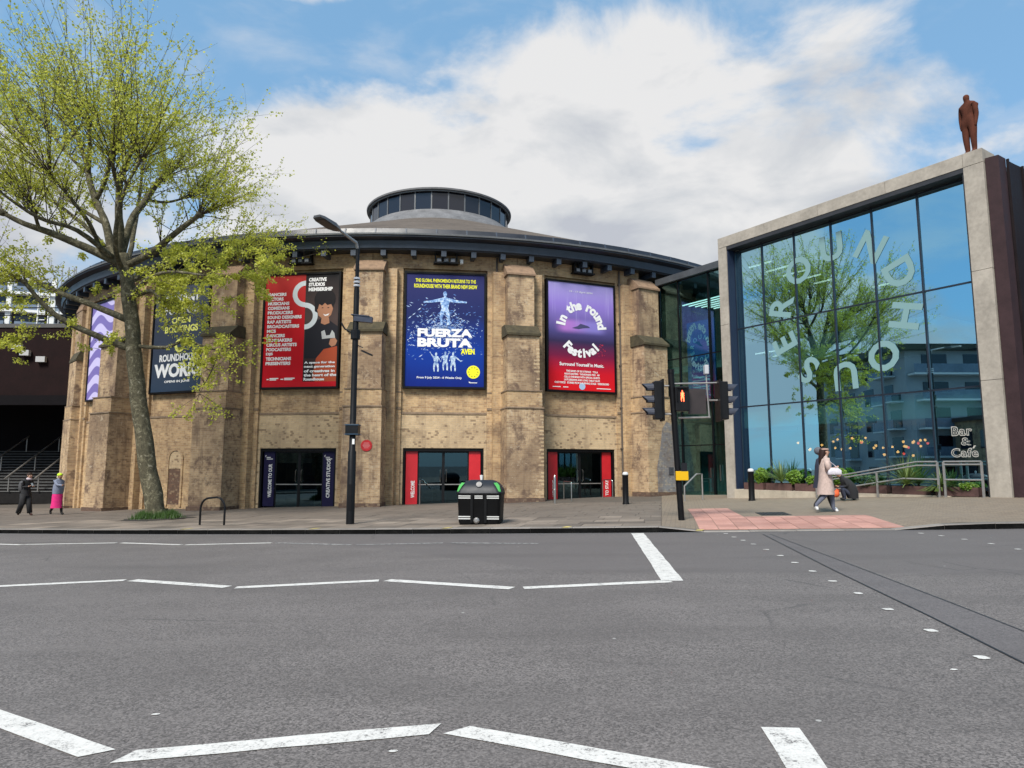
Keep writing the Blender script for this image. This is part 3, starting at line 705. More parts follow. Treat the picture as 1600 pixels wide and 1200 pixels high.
# red round plaque on the pier beside the lamp post
o = MB(); o.lathe([(.001, .03), (.225, .03), (.235, .015), (.235, 0), (.001, 0)], 32)
th = R(TH0-7.5); V = -(RB+1.45)
pq = o.build('wall_plaque', PLAQ, None, loc=(CX-V*math.sin(th)+.22*math.cos(th), CY+V*math.cos(th)+.22*math.sin(th), 2.25), rot=(R(90), 0, th)); tag(pq, 'round red plaque fixed to the brick pier behind the lamp post', 'plaque')
q = MB()
for i, L in enumerate((.2, .26, .30, .26, .18)): q.box(-L/2, L/2, .10-.05*i, .118-.05*i, .0305, .032)
q.build('plaque_text', flat('plaque_text_pink', (.62,.25,.24)), pq)

# ================================================================== POSTERS ON THE BRICK WALL
PY = Yw-.17
def poster(k, label, z0=4.77, z1=9.96, hw=1.80, lift=0, nm='poster_board'):
    root = empty(nm, (CX, CY, 0), R(TH0+15*k), label, 'poster', 'framed posters on the round wall')
    t = .085
    for xa, xb, za, zb in ((-hw, -hw+t, z0, z1), (hw-t, hw, z0, z1), (-hw+t, hw-t, z0, z0+t), (-hw+t, hw-t, z1-t, z1)):
        MB().box(xa, xb, PY-.06, PY+.19, za, zb).build('frame_bar', BLACK, root)
    return root
def panel(root, hw, z0, z1, mt): return MB().box(-hw, hw, PY-.015, PY+.02, z0, z1).build('print_panel', mt, root)
def vgrad(name, z0, z1, *stops, noise_amt=0):
    def fn(g, b):
        v = obj_vec(g); x = g.sep(v); f = g.m('DIVIDE', g.m('SUBTRACT', x[2], z0), z1-z0)
        if noise_amt: f = g.m('ADD', f, g.m('MULTIPLY', g.m('SUBTRACT', g.noise(g.mapv(v, (1.4, 1, .8)), 1.6, 4, .6), .5), noise_amt))
        g.put(b.inputs['Base Color'], g.ramp(f, *stops))
    return mat(name, (.2,.2,.2), .6, 0, fn, spec=.15)
def mottle(name, c1, c2, c3):
    def fn(g, b):
        n = g.noise(obj_vec(g), 7, 6, .75, .4); g.put(b.inputs['Base Color'], g.ramp(n, (.34, c1), (.5, c2), (.62, c3)))
    return mat(name, c2, .6, 0, fn, spec=.15)
L1, L2, L3 = PY-.018, PY-.021, PY-.024
WP = flat('print_white', (.78,.78,.78)); YP = flat('print_yellow', (.80,.78,.03)); 
# --- blue show poster
r = poster(0, 'blue framed poster with white block title and yellow headline')
panel(r, 1.72, 4.85, 9.88, vgrad('print_blue', 4.85, 9.88, (0, (.003,.015,.17)), (.3, (.003,.035,.27)), (.62, (.012,.020,.10)), (1, (.028,.030,.12)), noise_amt=.15))
rnd = random.Random(21); q = MB(); q2 = MB()
for i in range(1100):            # spray of droplets around the leaping figure
    a = rnd.uniform(0, 6.28); rr = abs(rnd.gauss(0, 1.1)); x = rr*.95*math.cos(a); z = 7.45+.62*rr*math.sin(a)-.10*abs(x)
    if abs(x) > 1.66 or not 6.0 < z < 9.1: continue
    s_ = rnd.uniform(.010, .045); b = rnd.uniform(-.8, .8); e = rnd.uniform(1, 2.6); c, sn = math.cos(b)*s_*e, math.sin(b)*s_*e
    (q if rnd.random() < .55 else q2).add([(x-c, L1, z-sn), (x+sn*.4/e, L1, z-s_*.4), (x+c, L1, z+sn), (x-sn*.4/e, L1, z+s_*.4)], [(0,1,2,3)])
q.build('printed_spray', mottle('print_ice', (.10,.22,.55), (.40,.53,.75), (.70,.78,.88)), r)['kind'] = 'stuff'; q2.build('printed_spray', flat('print_blue2', (.10,.22,.55)), r)['kind'] = 'stuff'
def fig(mb, y, cx, cz, s_, arms):
    """simple printed figure: head, neck, torso, two-part arms with hands, striding legs"""
    def poly(pts, k=0): mb.add([(cx+x*s_, y-.0003*k, cz+z*s_) for x, z in pts], [list(range(len(pts)))])
    poly([(.085*math.cos(a)*.9, .60+.11*math.sin(a)) for a in [i*.5236 for i in range(12)]])
    poly(((-.05,.42),(.05,.42),(.04,.52),(-.04,.52)), 1)
    poly(((-.20,.40),(-.07,.46),(.07,.46),(.20,.40),(.16,.18),(.13,.02),(.18,-.14),(-.18,-.14),(-.13,.02),(-.17,.18)), 2)
    for sg, (ax, az) in zip((-1, 1), arms):
        ex, ez = sg*.2+(ax-sg*.2)*.5, .38+(az-.38)*.5-.05*abs(ax-sg*.2)
        poly(((sg*.15,.43),(sg*.18,.28),(ex,ez-.05),(ex,ez+.05)), 3); poly(((ex,ez+.05),(ex,ez-.05),(ax,az-.03),(ax,az+.03)), 3)
        poly([(ax+.045*math.cos(a), az+.04*math.sin(a)) for a in [i*.785 for i in range(8)]], 4)
        poly(((sg*.01,-.12),(sg*.18,-.12),(sg*.20,-.38),(sg*.10,-.40)), 3); poly(((sg*.10,-.38),(sg*.20,-.36),(sg*(.15+.05*(sg > 0)),-.66),(sg*.08,-.64)), 3)
q = MB(); fig(q, L2, -.02, 8.32, 1.12, ((-.80,.25), (.82,.28))); q.build('printed_leaping_figure', mottle('print_pale', (.02,.06,.28), (.22,.38,.66), (.66,.76,.86)), r)
q = MB()
for cx, dz, ar in ((-.38, 0, ((-.42,.72), (.3,.05))), (.02, .06, ((-.3,.0), (.25,.7))), (.36, .03, ((-.25,.1), (.55,.05)))): fig(q, L2, cx, 5.92+dz, .62, ar)
q.build('printed_figures', mottle('print_pale2', (.04,.10,.32), (.34,.46,.62), (.68,.75,.80)), r)
q = MB(); txt(q, L3, 'FUERZA', -1.20, 1.20, 7.05, 7.42, .055); txt(q, L3, 'BRUTA', -1.20, 1.20, 6.60, 7.0, .055); txt(q, L3, 'From 9 July 2024 - 6 Weeks Only', -1.2, .75, 5.18, 5.30, .02); q.mark(); q.box(1.08, 1.42, L3, L3+.001, 5.03, 5.06); q.mark(); q.box(1.05, 1.12, L3, L3+.001, 5.06, 5.09); q.build_each('lettering', WP, r)
q = MB(); txt(q, L3, 'AVEN', .70, 1.30, 6.30, 6.55, .05); txt(q, L3, 'THE GLOBAL PHENOMENON RETURNS TO THE', -1.32, 1.34, 9.50, 9.66, .03); txt(q, L3, 'ROUNDHOUSE WITH THEIR BRAND NEW SHOW', -1.38, 1.40, 9.24, 9.42, .03); q.build_each('lettering', YP, r)
q = MB(); disc(q, L2, 1.25, 5.52, .29, 32); b_ = q.build('printed_badge', YP, r)
q = MB()
for i in range(10): a = i*.6283; q.box(1.25+.2*math.cos(a)-.025, 1.25+.2*math.cos(a)+.025, L3, L3+.001, 5.52+.2*math.sin(a)-.025, 5.52+.2*math.sin(a)+.025)
q.build('badge_marks', flat('badge_olive', (.28,.30,.03)), b_)['kind'] = 'stuff'
# --- purple to red festival poster
r = poster(1, 'violet to red framed poster with circular white title')
def fest_fn(g, b):
    v = obj_vec(g); x = g.sep(v); f = g.m('DIVIDE', g.m('SUBTRACT', x[2], 4.85), 5.03)
    c = g.ramp(f, (0, (.62,.01,.015)), (.16, (.55,.008,.02)), (.32, (.16,.012,.05)), (.45, (.035,.025,.075)), (.54, (.07,.06,.20)), (.8, (.27,.19,.58)), (1, (.46,.39,.78)))
    glow_ = g.m('MULTIPLY', g.step(g.m('ABSOLUTE', g.m('SUBTRACT', x[2], 7.85)), .42, .12), g.step(g.m('ABSOLUTE', x[0]), 1.45, .8))
    c = g.mix(g.m('MULTIPLY', glow_, .75), c, g.mix(g.step(x[0], -.9, .6), (.50,.20,.62), (.26,.22,.62)))
    st = g.noise(g.mapv(v, (9, 1, .4)), 1, 3, .5)
    c = g.mix(g.m('MULTIPLY', g.m('MULTIPLY', g.step(st, .55, .75), g.step(x[2], 7.6, 8.6)), .3), c, (.55,.5,.8))
    g.put(b.inputs['Base Color'], c)
panel(r, 1.72, 4.85, 9.88, mat('print_festival', (.3,.1,.3), .6, 0, fest_fn, spec=.15))
q = MB(); arc_text(q, L3, 'In the round', 0, 7.78, 1.08, R(172), R(8), .60, .05); arc_text(q, L3, 'Festival', 0, 7.62, 1.0, R(224), R(316), .58, .05, True)
txt(q, L3, 'Surround Yourself in Music.', -1.15, 1.15, 5.98, 6.14, .03); txt(q, L3, '15 - 17 April 2024', -.6, .6, 9.42, 9.52, .02)
for i, (t_, a, b_) in enumerate((('THE BAND OF SIX STRINGS   TOLA', -.82, .82), ('NIGHTS EASTERN   THE MORNING TRIO   AM', -.9, .9), ('CELLO EVENINGS WITH SPECIAL GUESTS', -.92, .92), ('LATE SESSIONS AND LONG TABLE TALKS', -.92, .92), ('OUR VOICES   STORIES FROM A RUNNING STAGE   WEEKENDERS', -1.4, 1.4))):
    txt(q, L3, t_, a, b_, 5.70-.135*i, 5.79-.135*i, .03)
for xa, xb, z in ((-1.5,-1.1,4.98), (-.98,-.72,4.98), (.75,1.5,4.97)): q.mark(); q.box(xa, xb, L3, L3+.001, z, z+.035)
q.build_each('lettering', WP, r)
q = MB(); disc(q, L2, 0, 5.06, .16, 24); q.build('printed_badge', flat('badge_sky', (.35,.48,.66)), r)
q = MB(); q.add([(x, L1, z) for x, z in ((-.5,7.75),(-.15,7.72),(.1,7.78),(.45,7.82),(.35,7.9),(.1,7.95),(-.05,7.98),(-.2,7.86))], [list(range(8))]); q.build('printed_swimmer', flat('swim_dark', (.06,.06,.14)), r)
q = MB(); rnd = random.Random(3)
for i in range(26):
    x, z = rnd.uniform(.75, 1.25), rnd.uniform(6.5, 7.1); q.box(x-.02, x+.02, L1, L1+.001, z-.015, z+.015)
q.build('printed_sparks', flat('spark_red', (.5,.03,.06)), r)['kind'] = 'stuff'
# --- red / black membership poster
r = poster(-1, 'red and black framed poster with a column of white words and a smiling child')
panel(r, 1.72, 4.85, 9.88, vgrad('print_dark', 4.85, 9.88, (0, (.02,.012,.014)), (.6, (.075,.05,.046)), (1, (.012,.012,.014))))
MB().box(-1.72, .16, L1, L1+.003, 4.85, 9.88).build('red_half', vgrad('print_red', 4.85, 9.88, (0, (.50,.006,.015)), (.6, (.52,.010,.016)), (1, (.46,.04,.035))), r)
q = MB(); ring(q, L2, .16, 9.0, .38, .60, R(90), R(270), 24); ring(q, L2, .16, 8.0, .38, .60, R(-90), R(90), 24); q.build('printed_rings', flat('print_grey_white', (.62,.66,.68)), r)
words = [('DANCERS',.85),('ACTORS',.72),('MUSICIANS',1.0),('COMEDIANS',1.02),('PRODUCERS',1.18),('SOUND DESIGNERS',1.6),('RAP ARTISTS',1.12),('BROADCASTERS',1.5),('MCS',.42),('DANCERS',.85),('FILMMAKERS',1.2),('CIRCUS ARTISTS',1.42),('PODCASTERS',1.16),('DJS',.32),('TECHNICIANS',1.18),('PRESENTERS',1.16)]
q = MB()
for i, (t_, L) in enumerate(words): txt(q, L3, t_, -1.58, -1.58+L, 8.94-.207*i, 9.09-.207*i, .05)
txt(q, L3, 'CREATIVE', .30, 1.12, 9.55, 9.72, .05); txt(q, L3, 'STUDIOS', .30, 1.05, 9.33, 9.5, .05); txt(q, L3, 'MEMBERSHIP', .30, 1.42, 9.11, 9.28, .05)
for i, t_ in enumerate(('A space for the', 'next generation', 'of creatives in', 'the heart of the', 'Roundhouse')): txt(q, L3-.012, t_, .22, .22+len(t_)*.094, 5.84-.18*i, 5.97-.18*i, .045)
for xa, xb, z in ((-1.5,-1.4,5.18), (-1.36,-.95,5.22), (-1.36,-1.05,5.16), (-.85,-.72,5.18), (-.68,-.2,5.22), (-.68,-.3,5.16)): q.mark(); q.box(xa, xb, L3, L3+.001, z, z+.045)
q.build_each('lettering', WP, r)
# a plain, generic printed child: torso, sleeve print, neck, face, hair, drum
SK = flat('print_skin', (.42,.20,.115)); HR = flat('print_hair', (.012,.010,.012)); JK = flat('print_jumper', (.014,.014,.020))
def blobp(mb, y, pts): mb.add([(x, y, z) for x, z in pts], [list(range(len(pts)))])
q = MB(); blobp(q, L1-.0005, ((.2,6.1),(.2,7.5),(.45,7.75),(.9,7.85),(1.35,7.75),(1.7,7.5),(1.7,6.6),(1.2,6.3),(.8,6.1))); q.build('printed_jumper', JK, r)
q = MB(); disc(q, L2, 1.08, 8.72, .50, 20); blobp(q, L2-.0004, ((.6,8.7),(.62,8.2),(.8,8.1),(1.4,8.2),(1.55,8.6),(1.5,8.8))); q.build('printed_hair', HR, r)
q = MB(); q.mark(); blobp(q, L2-.001, ((.80,8.0),(.72,8.3),(.74,8.52),(1.0,8.66),(1.35,8.56),(1.46,8.3),(1.38,8.02),(1.2,7.86),(.98,7.86))); q.mark(); blobp(q, L2-.0008, ((.95,7.9),(1.28,7.9),(1.32,7.66),(1.1,7.58),(.92,7.66))); q.mark(); blobp(q, L2-.001, ((1.32,6.72),(1.38,6.95),(1.6,6.98),(1.7,6.85),(1.62,6.66),(1.45,6.6))); q.build_each('printed_face', SK, r)
q = MB(); blobp(q, L2-.0016, ((.66,8.3),(.70,8.62),(.95,8.8),(1.3,8.78),(1.5,8.55),(1.48,8.36),(1.36,8.5),(1.2,8.46),(1.08,8.56),(.95,8.44),(.82,8.52),(.76,8.28))); q.build('printed_fringe', HR, r)
q = MB()
for cx in (.98, 1.24): blobp(q, L2-.002, ((cx-.06,8.34),(cx,8.37),(cx+.06,8.34),(cx,8.32)))
q.build('printed_eyes', HR, r); q = MB(); blobp(q, L2-.002, ((1.0,8.08),(1.12,8.03),(1.3,8.09),(1.24,8.0),(1.1,7.97))); q.build('printed_smile', WP, r)
q = MB(); blobp(q, L2-.0012, ((.95,7.28),(1.1,7.35),(1.18,7.1),(1.35,7.12),(1.45,7.34),(1.56,7.2),(1.6,6.98),(1.3,6.98),(1.0,6.95))); q.build('printed_pattern', flat('print_lightgrey', (.45,.46,.46)), r)
q = MB(); blobp(q, L2-.0014, ((.6,5.2),(.75,6.1),(1.1,6.5),(1.7,6.62),(1.7,4.88),(1.0,4.88))); q.build('printed_drum', flat('print_orange', (.42,.075,.030)), r)
q = MB(); q.box(-1.72, 1.72, L2-.004, L2-.003, 4.85, 5.08); q.build('printed_foot_band', flat('print_red2', (.50,.006,.015)), r)
# --- slate-blue poster behind the tree
r = poster(-2, 'slate-blue framed poster with white WORKS lettering behind the tree')
panel(r, 1.72, 4.85, 9.88, vgrad('print_slate', 4.85, 9.88, (0, (.030,.050,.085)), (.5, (.050,.062,.095)), (1, (.075,.085,.115)), noise_amt=.1))
q = MB(); txt(q, L3, 'RESIDENT', -1.05, 1.1, 9.05, 9.42, .04); txt(q, L3, 'FOR YOU', -1.05, 1.1, 8.5, 8.9, .04); txt(q, L3, 'ROUNDHOUSE', -1.25, 1.2, 6.27, 6.62, .04); txt(q, L3, 'WORKS', -1.55, 1.55, 5.52, 6.18, .05); txt(q, L3, 'OPENS IN JUNE', -.85, .75, 5.24, 5.38, .03); q.build_each('lettering', WP, r)
q = MB(); txt(q, L3, 'OPEN', -.6, .6, 8.05, 8.35, .04); txt(q, L3, 'BOOKINGS', -1.0, 1.1, 7.62, 7.95, .04); q.build_each('lettering', flat('print_yellow2', (.75,.74,.18)), r)
q = MB(); ring(q, L2, 0, 7.0, .16, .32, 0, 6.283, 24); q.build('printed_ring', flat('print_yellow2', (.75,.74,.18)), r)
# --- lilac poster on the far left bay
r = poster(-3, 'lilac poster with wavy stripes on the bay left of the tree trunk')
def wav(g, b):
    v = obj_vec(g); x = g.sep(v); s_ = g.m('SINE', g.m('ADD', g.m('MULTIPLY', x[2], 7), g.m('MULTIPLY', g.m('SINE', g.m('MULTIPLY', x[0], 2.2)), 2)))
    g.put(b.inputs['Base Color'], g.mix(g.step(s_, -.1, .1), (.16,.12,.36), (.50,.45,.70)))
panel(r, 1.72, 4.85, 9.88, mat('print_lilac', (.4,.3,.6), .45, 0, wav))

# ================================================================== GLASS-FRONTED CAFE WING
SC = .85; BX, BY, BZ = 15.71*SC, 22.69*SC, CAMH*(1-SC)
BRZ = math.atan2(-.83614378, .54851032)
bxr = empty('glass_fronted_wing', (BX, BY, BZ), BRZ, 'modern wing with a deep concrete frame around a reflective glass wall', 'building')
bxr.scale = (SC,)*3
def bpart(name, mb, mt, parent=None, **kw): return mb.build(name, mt, parent or bxr, **kw)
def blk(x0, x1, y0, y1, z0, z1): return MB().box(x0, x1, y0, y1, z0, z1)
FT = 12.22
# concrete frame, cast in panels with open joints
zz = [-.2, 4.25, 8.0, 11.72]
for a, b in zip(zz[:-1], zz[1:]):
    bpart('frame_panel', blk(0, .62, -.02, .95, a+.006, b-.006), CONC, bevel=.008)
    bpart('frame_panel', blk(-10.68, -10.2, -.02, .95, a+.006, b-.006), CONC, bevel=.008)
xx = [-10.68, -8.1, -5.5, -2.7, 0, .62]
for a, b in zip(xx[:-1], xx[1:]): bpart('frame_panel', blk(a+.005, b-.005, -.02, .95, 11.726, FT), CONC, bevel=.008)
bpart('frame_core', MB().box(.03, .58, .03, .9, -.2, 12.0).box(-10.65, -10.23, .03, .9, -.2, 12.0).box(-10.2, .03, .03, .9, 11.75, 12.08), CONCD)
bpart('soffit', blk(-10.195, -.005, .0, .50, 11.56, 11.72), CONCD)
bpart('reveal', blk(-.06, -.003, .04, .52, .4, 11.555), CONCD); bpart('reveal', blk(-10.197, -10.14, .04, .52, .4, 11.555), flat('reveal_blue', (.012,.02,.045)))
# glazing
GY = .52
cols = [-10.14, -8.64, -7.0, -5.29, -3.56, -1.83, -.06]; rws = [.62, 4.13, 7.79, 11.5]
rnd = random.Random(9)
for i in range(6):
    for j in range(3):
        mb = MB(); a, b, c, d = cols[i]+.03, cols[i+1]-.03, rws[j]+.03, rws[j+1]-.03; t1, t2 = rnd.uniform(-.004, .004), rnd.uniform(-.006, .006)
        mb.add([(a, GY-t1, c-0), (b, GY+t1, c), (b, GY+t1+t2, d), (a, GY-t1+t2, d)], [(0,1,2,3)]); bpart('pane', mb, GLASS)
MUL = varied('mullion_dark', (.012,.016,.026), .35, .3, 3)
for x in cols: bpart('mullion', blk(x-.03, x+.03, GY-.05, GY+.12, .55, 11.56), MUL)
for i in range(6):
    for z in rws: bpart('transom', blk(cols[i]+.032, cols[i+1]-.032, GY-.03, GY+.10, z-.03, z+.03), MUL)
FROST = mat('frosted_band', (.60,.70,.62), .7, spec=.2)
for i in range(6): bpart('frosted_band', blk(cols[i]+.035, cols[i+1]-.035, GY+.14, GY+.16, 3.16, 4.06), FROST)
for i in (1, 2, 3): bpart('frosted_band', blk(cols[i]+.035, cols[i+1]-.035, GY+.9, GY+.93, 6.05, 6.7), FROST)
# big ring of letters on the glass
LET = mat('frosted_film', (.18,.30,.31), .7, spec=.1)
for i, ch in enumerate('ROUNDHOUSE'):
    a = R(165-36*i); mb = MB(); arc_text(mb, 0, ch+ch, -5.15, 7.72, 2.72, a, a, 1.52, .03); n = len(mb.v)//2; mb.v = mb.v[:n]; mb.f = mb.f[:len(mb.f)//2]; mb.mi = mb.mi[:len(mb.f)]
    mb.v = [(x, GY-.02, z) for x, y, z in mb.v]; bpart('glass_letter', mb, LET)
mb = MB(); NEON = mat('outline_sign', (.42,.40,.36), .5)
for t_, z0, z1, x0, x1 in (('Bar', 2.46, 2.80, -1.26, -.60), ('&', 2.13, 2.40, -.98, -.66), ('Cafe', 1.72, 2.04, -1.32, -.46)):
    vs, fs = fit(text_mesh(t_, .045, 1.12), x0, x1, z0, z1); mb.add([(x, GY-.012, z) for x, z in vs], fs)
mb2 = MB()
for t_, z0, z1, x0, x1 in (('Bar', 2.49, 2.77, -1.235, -.625), ('&', 2.155, 2.375, -.955, -.685), ('Cafe', 1.75, 2.01, -1.295, -.485)):
    vs, fs = fit(text_mesh(t_, -.004, 1.14), x0, x1, z0, z1); mb2.add([(x, GY-.016, z) for x, z in vs], fs)
mb.add([(x, GY-.012, z) for x, z in ((-.64,2.02),(-.585,2.02),(-.52,2.12),(-.585,2.12))], [(0,1,2,3)])
sgn = bpart('window_sign', mb, NEON); mb2.build('sign_inner', flat('sign_inner_dark', (.010,.018,.024)), sgn)
# roof, side, back
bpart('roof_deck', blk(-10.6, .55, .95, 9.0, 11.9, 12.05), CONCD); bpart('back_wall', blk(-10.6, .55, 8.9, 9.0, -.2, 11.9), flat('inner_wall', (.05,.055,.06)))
bpart('side_wall', blk(-10.66, -10.5, .95, 8.9, -.2, 11.9), flat('inner_wall', (.05,.055,.06)))
# curved dark-bronze end wall
mb = MB(); pl = [(.66, .35), (.95, .42), (1.0, .75)]; 
mb.prism([(.64, .10), (1.02, .16), (1.02, .70), (.64, .70)], 'z', -.2, 11.85); bpart('bronze_pilaster', mb, varied('bronze_strip', (.036,.020,.022), .6, .3, 2, spec=.15))
mb = MB(); n = 26; vs = []
for i in range(n+1):
    t = i/n; a = R(.2+84*t); x = 1.04+6.5*(1-math.cos(a))*.9; y = .75+9.5*math.sin(a); h = 11.8-.9*t*t
    vs += [(x, y, -.3), (x, y, h)]
mb.add(vs, [(2*i, 2*i+1, 2*i+3, 2*i+2) for i in range(n)]); bpart('curved_end_wall', mb, CORTEN)
for i in range(0, n, 2):
    x, y, z = vs[2*i+1]; bpart('cladding_fin', blk(x-.03, x+.05, y-.03, y+.03, -.3, z+.04), CORTEN)
# inside: slabs, bulkheads, ceiling strips, bar
PALE = flat('inside_pale', (.80,.82,.74)); INW = flat('inside_dark', (.030,.032,.036))
bpart('floor_slab', blk(-10.1, .0, .7, 8.8, .2, .42), INW)
bpart('first_floor_slab', blk(-10.1, -.02, .85, 8.8, 3.15, 4.05), PALE)
bpart('second_floor_slab', blk(-10.1, -2.6, 3.0, 8.8, 6.75, 7.4), PALE)
bpart('bar_back', blk(-9.8, -.1, 7.6, 7.8, .42, 3.1), flat('bar_purple', (.05,.012,.05)))
bpart('bar_counter', blk(-8.6, -2.2, 5.0, 5.7, .42, 1.5), varied('bar_wood', (.06,.03,.02), .4, .3, 3))
STRIP = glow('ceiling_strip', (1, .98, .92), .9)
for i in range(5): bpart('ceiling_strip_light', blk(-9.9, -8.7, 1.2+i*1.3, 1.28+i*1.3, 7.2+.0*i+3.6, 7.26+3.6), STRIP)
for i in range(3): bpart('ceiling_strip_light', blk(-9.9, -8.2, 1.4+i*1.3, 1.47+i*1.3, 6.65, 6.70), STRIP)
bpart('ceiling_strip_light', blk(-4.3, -2.9, 1.6, 1.66, 8.65, 8.7), STRIP)
WARM = glow('warm_bulb', (1, .36, .10), 3.2); RBULB = glow('red_bulb', (1, .08, .05), 2.5)
rnd = random.Random(14)
LAMPS = []
for i in range(30):
    px = rnd.choice((rnd.uniform(1330, 1480), rnd.uniform(1380, 1460), rnd.uniform(1240, 1340))); LAMPS.append((px, rnd.uniform(684, 712)))
LAMPS += [(1197, 690), (1247, 692), (1302, 690), (1305, 700), (1438, 688)]
bi = bxr.matrix_basis.inverted() if False else (Matrix.Translation((BX, BY, BZ)) @ Matrix.Rotation(BRZ, 4, 'Z') @ Matrix.Scale(SC, 4)).inverted()
for i, (px, py) in enumerate(LAMPS):
    r_ = ray(px, py); r0 = bi.to_3x3() @ r_; o0 = bi @ Vector((0, 0, CAMH)); yy = rnd.uniform(1.6, 4.6); t = (yy-o0.y)/r0.y; p = o0 + r0*t
    if not (-9.9 < p.x < -.15): continue
    l = empty('pendant_lamp', (0,0,0), 0, 'small glowing bulb on a cord behind the cafe glass', 'lamp', 'bulbs hanging in the cafe'); l.matrix_world = bi.inverted() @ Matrix.Translation(p)
    MB().tube([(0, 0, .05), (0, 0, 3.14-p.z)], .008, 4).build('cord', BLACK, l)
    MB().ball((0, 0, 0), .055, seg=8, rings=6).build('bulb', RBULB if i % 6 == 0 else WARM, l, smooth='all')
# tables inside
for i, x in enumerate((-9.0, -7.4, -5.8, -4.2, -2.6, -1.1)):
    t_ = empty('cafe_table', (0,0,0), 0, 'dark cafe table with stools behind the glass wall', 'table', 'tables inside the cafe'); t_.matrix_world = bi.inverted() @ Matrix.Translation((x, 1.9+.5*(i % 2), .42))
    MB().lathe([(.001,.72),(.38,.72),(.38,.76),(.001,.76)], 16).build('table_top', varied('table_wood', (.16,.08,.04), .4, .2, 4), t_); MB().tube([(0,0,0),(0,0,.72)], .04, 8).build('pedestal', BLACK, t_)
    for s_ in (-1, 1):
        MB().lathe([(.001,.44),(.19,.44),(.19,.48),(.001,.48)], 12, (s_*.55, .1, 0)).tube([(s_*.55,.1,0),(s_*.55,.1,.44)], .03, 6).build('stool', flat('stool_red', (.18,.03,.025)), t_)
# plinth and planters
for i in range(7):
    a = -10.2+i*1.33
    zt = .40
    bpart('plinth_block', blk(a+.004, min(a+1.326, -1.2), -.10, .45, -.3, zt), PLINTH, bevel=.006)
def scl(o): o.scale = (SC,)*3; return o
def local(p): return bi.inverted() @ Vector(p)
TERR = varied('planter_maroon', (.085,.042,.036), .7, .35, 3); LEAFA = None
def leaf_mat(name, c1, c2, tr=.35):
    if name in MATS: return MATS[name]
    m = bpy.data.materials.new(name); m.use_nodes = True; g = G(m.node_tree); b = m.node_tree.nodes['Principled BSDF']
    n = g.noise(world_vec(g), 2.3, 4, .6); n2 = g.noise(world_vec(g), 40, 1, .5)
    c = g.ramp(g.m('ADD', g.m('MULTIPLY', n, .5), g.m('MULTIPLY', n2, .5)), (.3, c1), (.7, c2))
    g.put(b.inputs['Base Color'], c); b.inputs['Roughness'].default_value = .5
    t = g.n('ShaderNodeBsdfTranslucent'); g.put(t.inputs[0], c); mx = g.n('ShaderNodeMixShader'); mx.inputs[0].default_value = tr
    out = [n for n in m.node_tree.nodes if n.type == 'OUTPUT_MATERIAL'][0]
    g.put(mx.inputs[1], b.outputs[0]); g.put(mx.inputs[2], t.outputs[0]); g.nt.links.new(mx.outputs[0], out.inputs[0]); MATS[name] = m; return m
SPIKE = leaf_mat('spiky_leaf', (.07,.12,.025), (.20,.26,.07)); BUSH = leaf_mat('bush_leaf', (.07,.16,.012), (.22,.34,.03)); BUSHD = leaf_mat('bush_leaf_dark', (.025,.06,.012), (.06,.12,.025))
def spiky(name, loc, n, L, wd, seed, label, group=None, mt=SPIKE, droop=.5):
    rnd = random.Random(seed); root = empty(name, loc, 0, label, 'plant', group)
    mb = MB()
    for i in range(n):
        a = rnd.uniform(0, 6.283); e = rnd.uniform(.15, 1.35); l = L*rnd.uniform(.7, 1.1); hx, hy = math.cos(a), math.sin(a); vs = []
        for s_ in range(6):
            t = s_/5; rr = l*t*math.cos(e); z = .12+l*t*math.sin(e)-droop*l*t*t*math.cos(e)*.6; ww = wd*(1-t)**.7*(.6+.4*min(1, t*4))
            vs += [(hx*rr-hy*ww, hy*rr+hx*ww, max(z, .02)), (hx*rr+hy*ww, hy*rr-hx*ww, max(z, .02)+.004)]
        mb.add(vs, [(2*k, 2*k+1, 2*k+3, 2*k+2) for k in range(5)])
    mb.build('leaves', mt, root); MB().tube([(0,0,0),(0,0,.2)], [.05,.035], 7).build('stem', varied('stem_brown', (.10,.07,.04), .9, .3, 8), root); return root
def bush(name, loc, rx, rz, n, seed, label, group=None, mt=BUSH):
    rnd = random.Random(seed); root = empty(name, loc, 0, label, 'plant', group); mb = MB()
    for i in range(n):
        v = Vector((rnd.gauss(0,1), rnd.gauss(0,1), rnd.gauss(0,1))).normalized()*rnd.uniform(.55, 1)**.5; p = Vector((v.x*rx, v.y*rx*.8, rz+v.z*rz)); p += Vector((mnoise.noise(p*4), mnoise.noise(p*4+Vector((5,0,0))), 0))*.08
        d = Vector((rnd.gauss(0,1), rnd.gauss(0,1), rnd.gauss(.5,1))).normalized(); s_ = d.orthogonal().normalized()*rnd.uniform(.02,.035); d *= rnd.uniform(.04,.075)
        mb.add([p-d, p+s_, p+d, p-s_], [(0,1,2,3)])
    mb.build('foliage', mt, root); MB().tube([(0,0,-.05),(0,0,rz*1.2)], [.03,.012], 6).build('stem', varied('stem_brown', (.10,.07,.04), .9, .3, 8), root); return root
PL = [(-9.75,-8.75), (-8.6,-7.35), (-7.2,-6.2), (-6.05,-4.9), (-4.7,-3.4), (-3.2,-2.0), (-1.7,-.35)]
plab = ['holding a small bush and a round green bush', 'under the spiky plant beside the round green bush', 'with low leaves behind the walking women', 'with a light green bush behind the crouching person', 'hidden behind the sloping handrail', 'below the wide spiky plant behind the handrail', 'below the bar and cafe window sign']
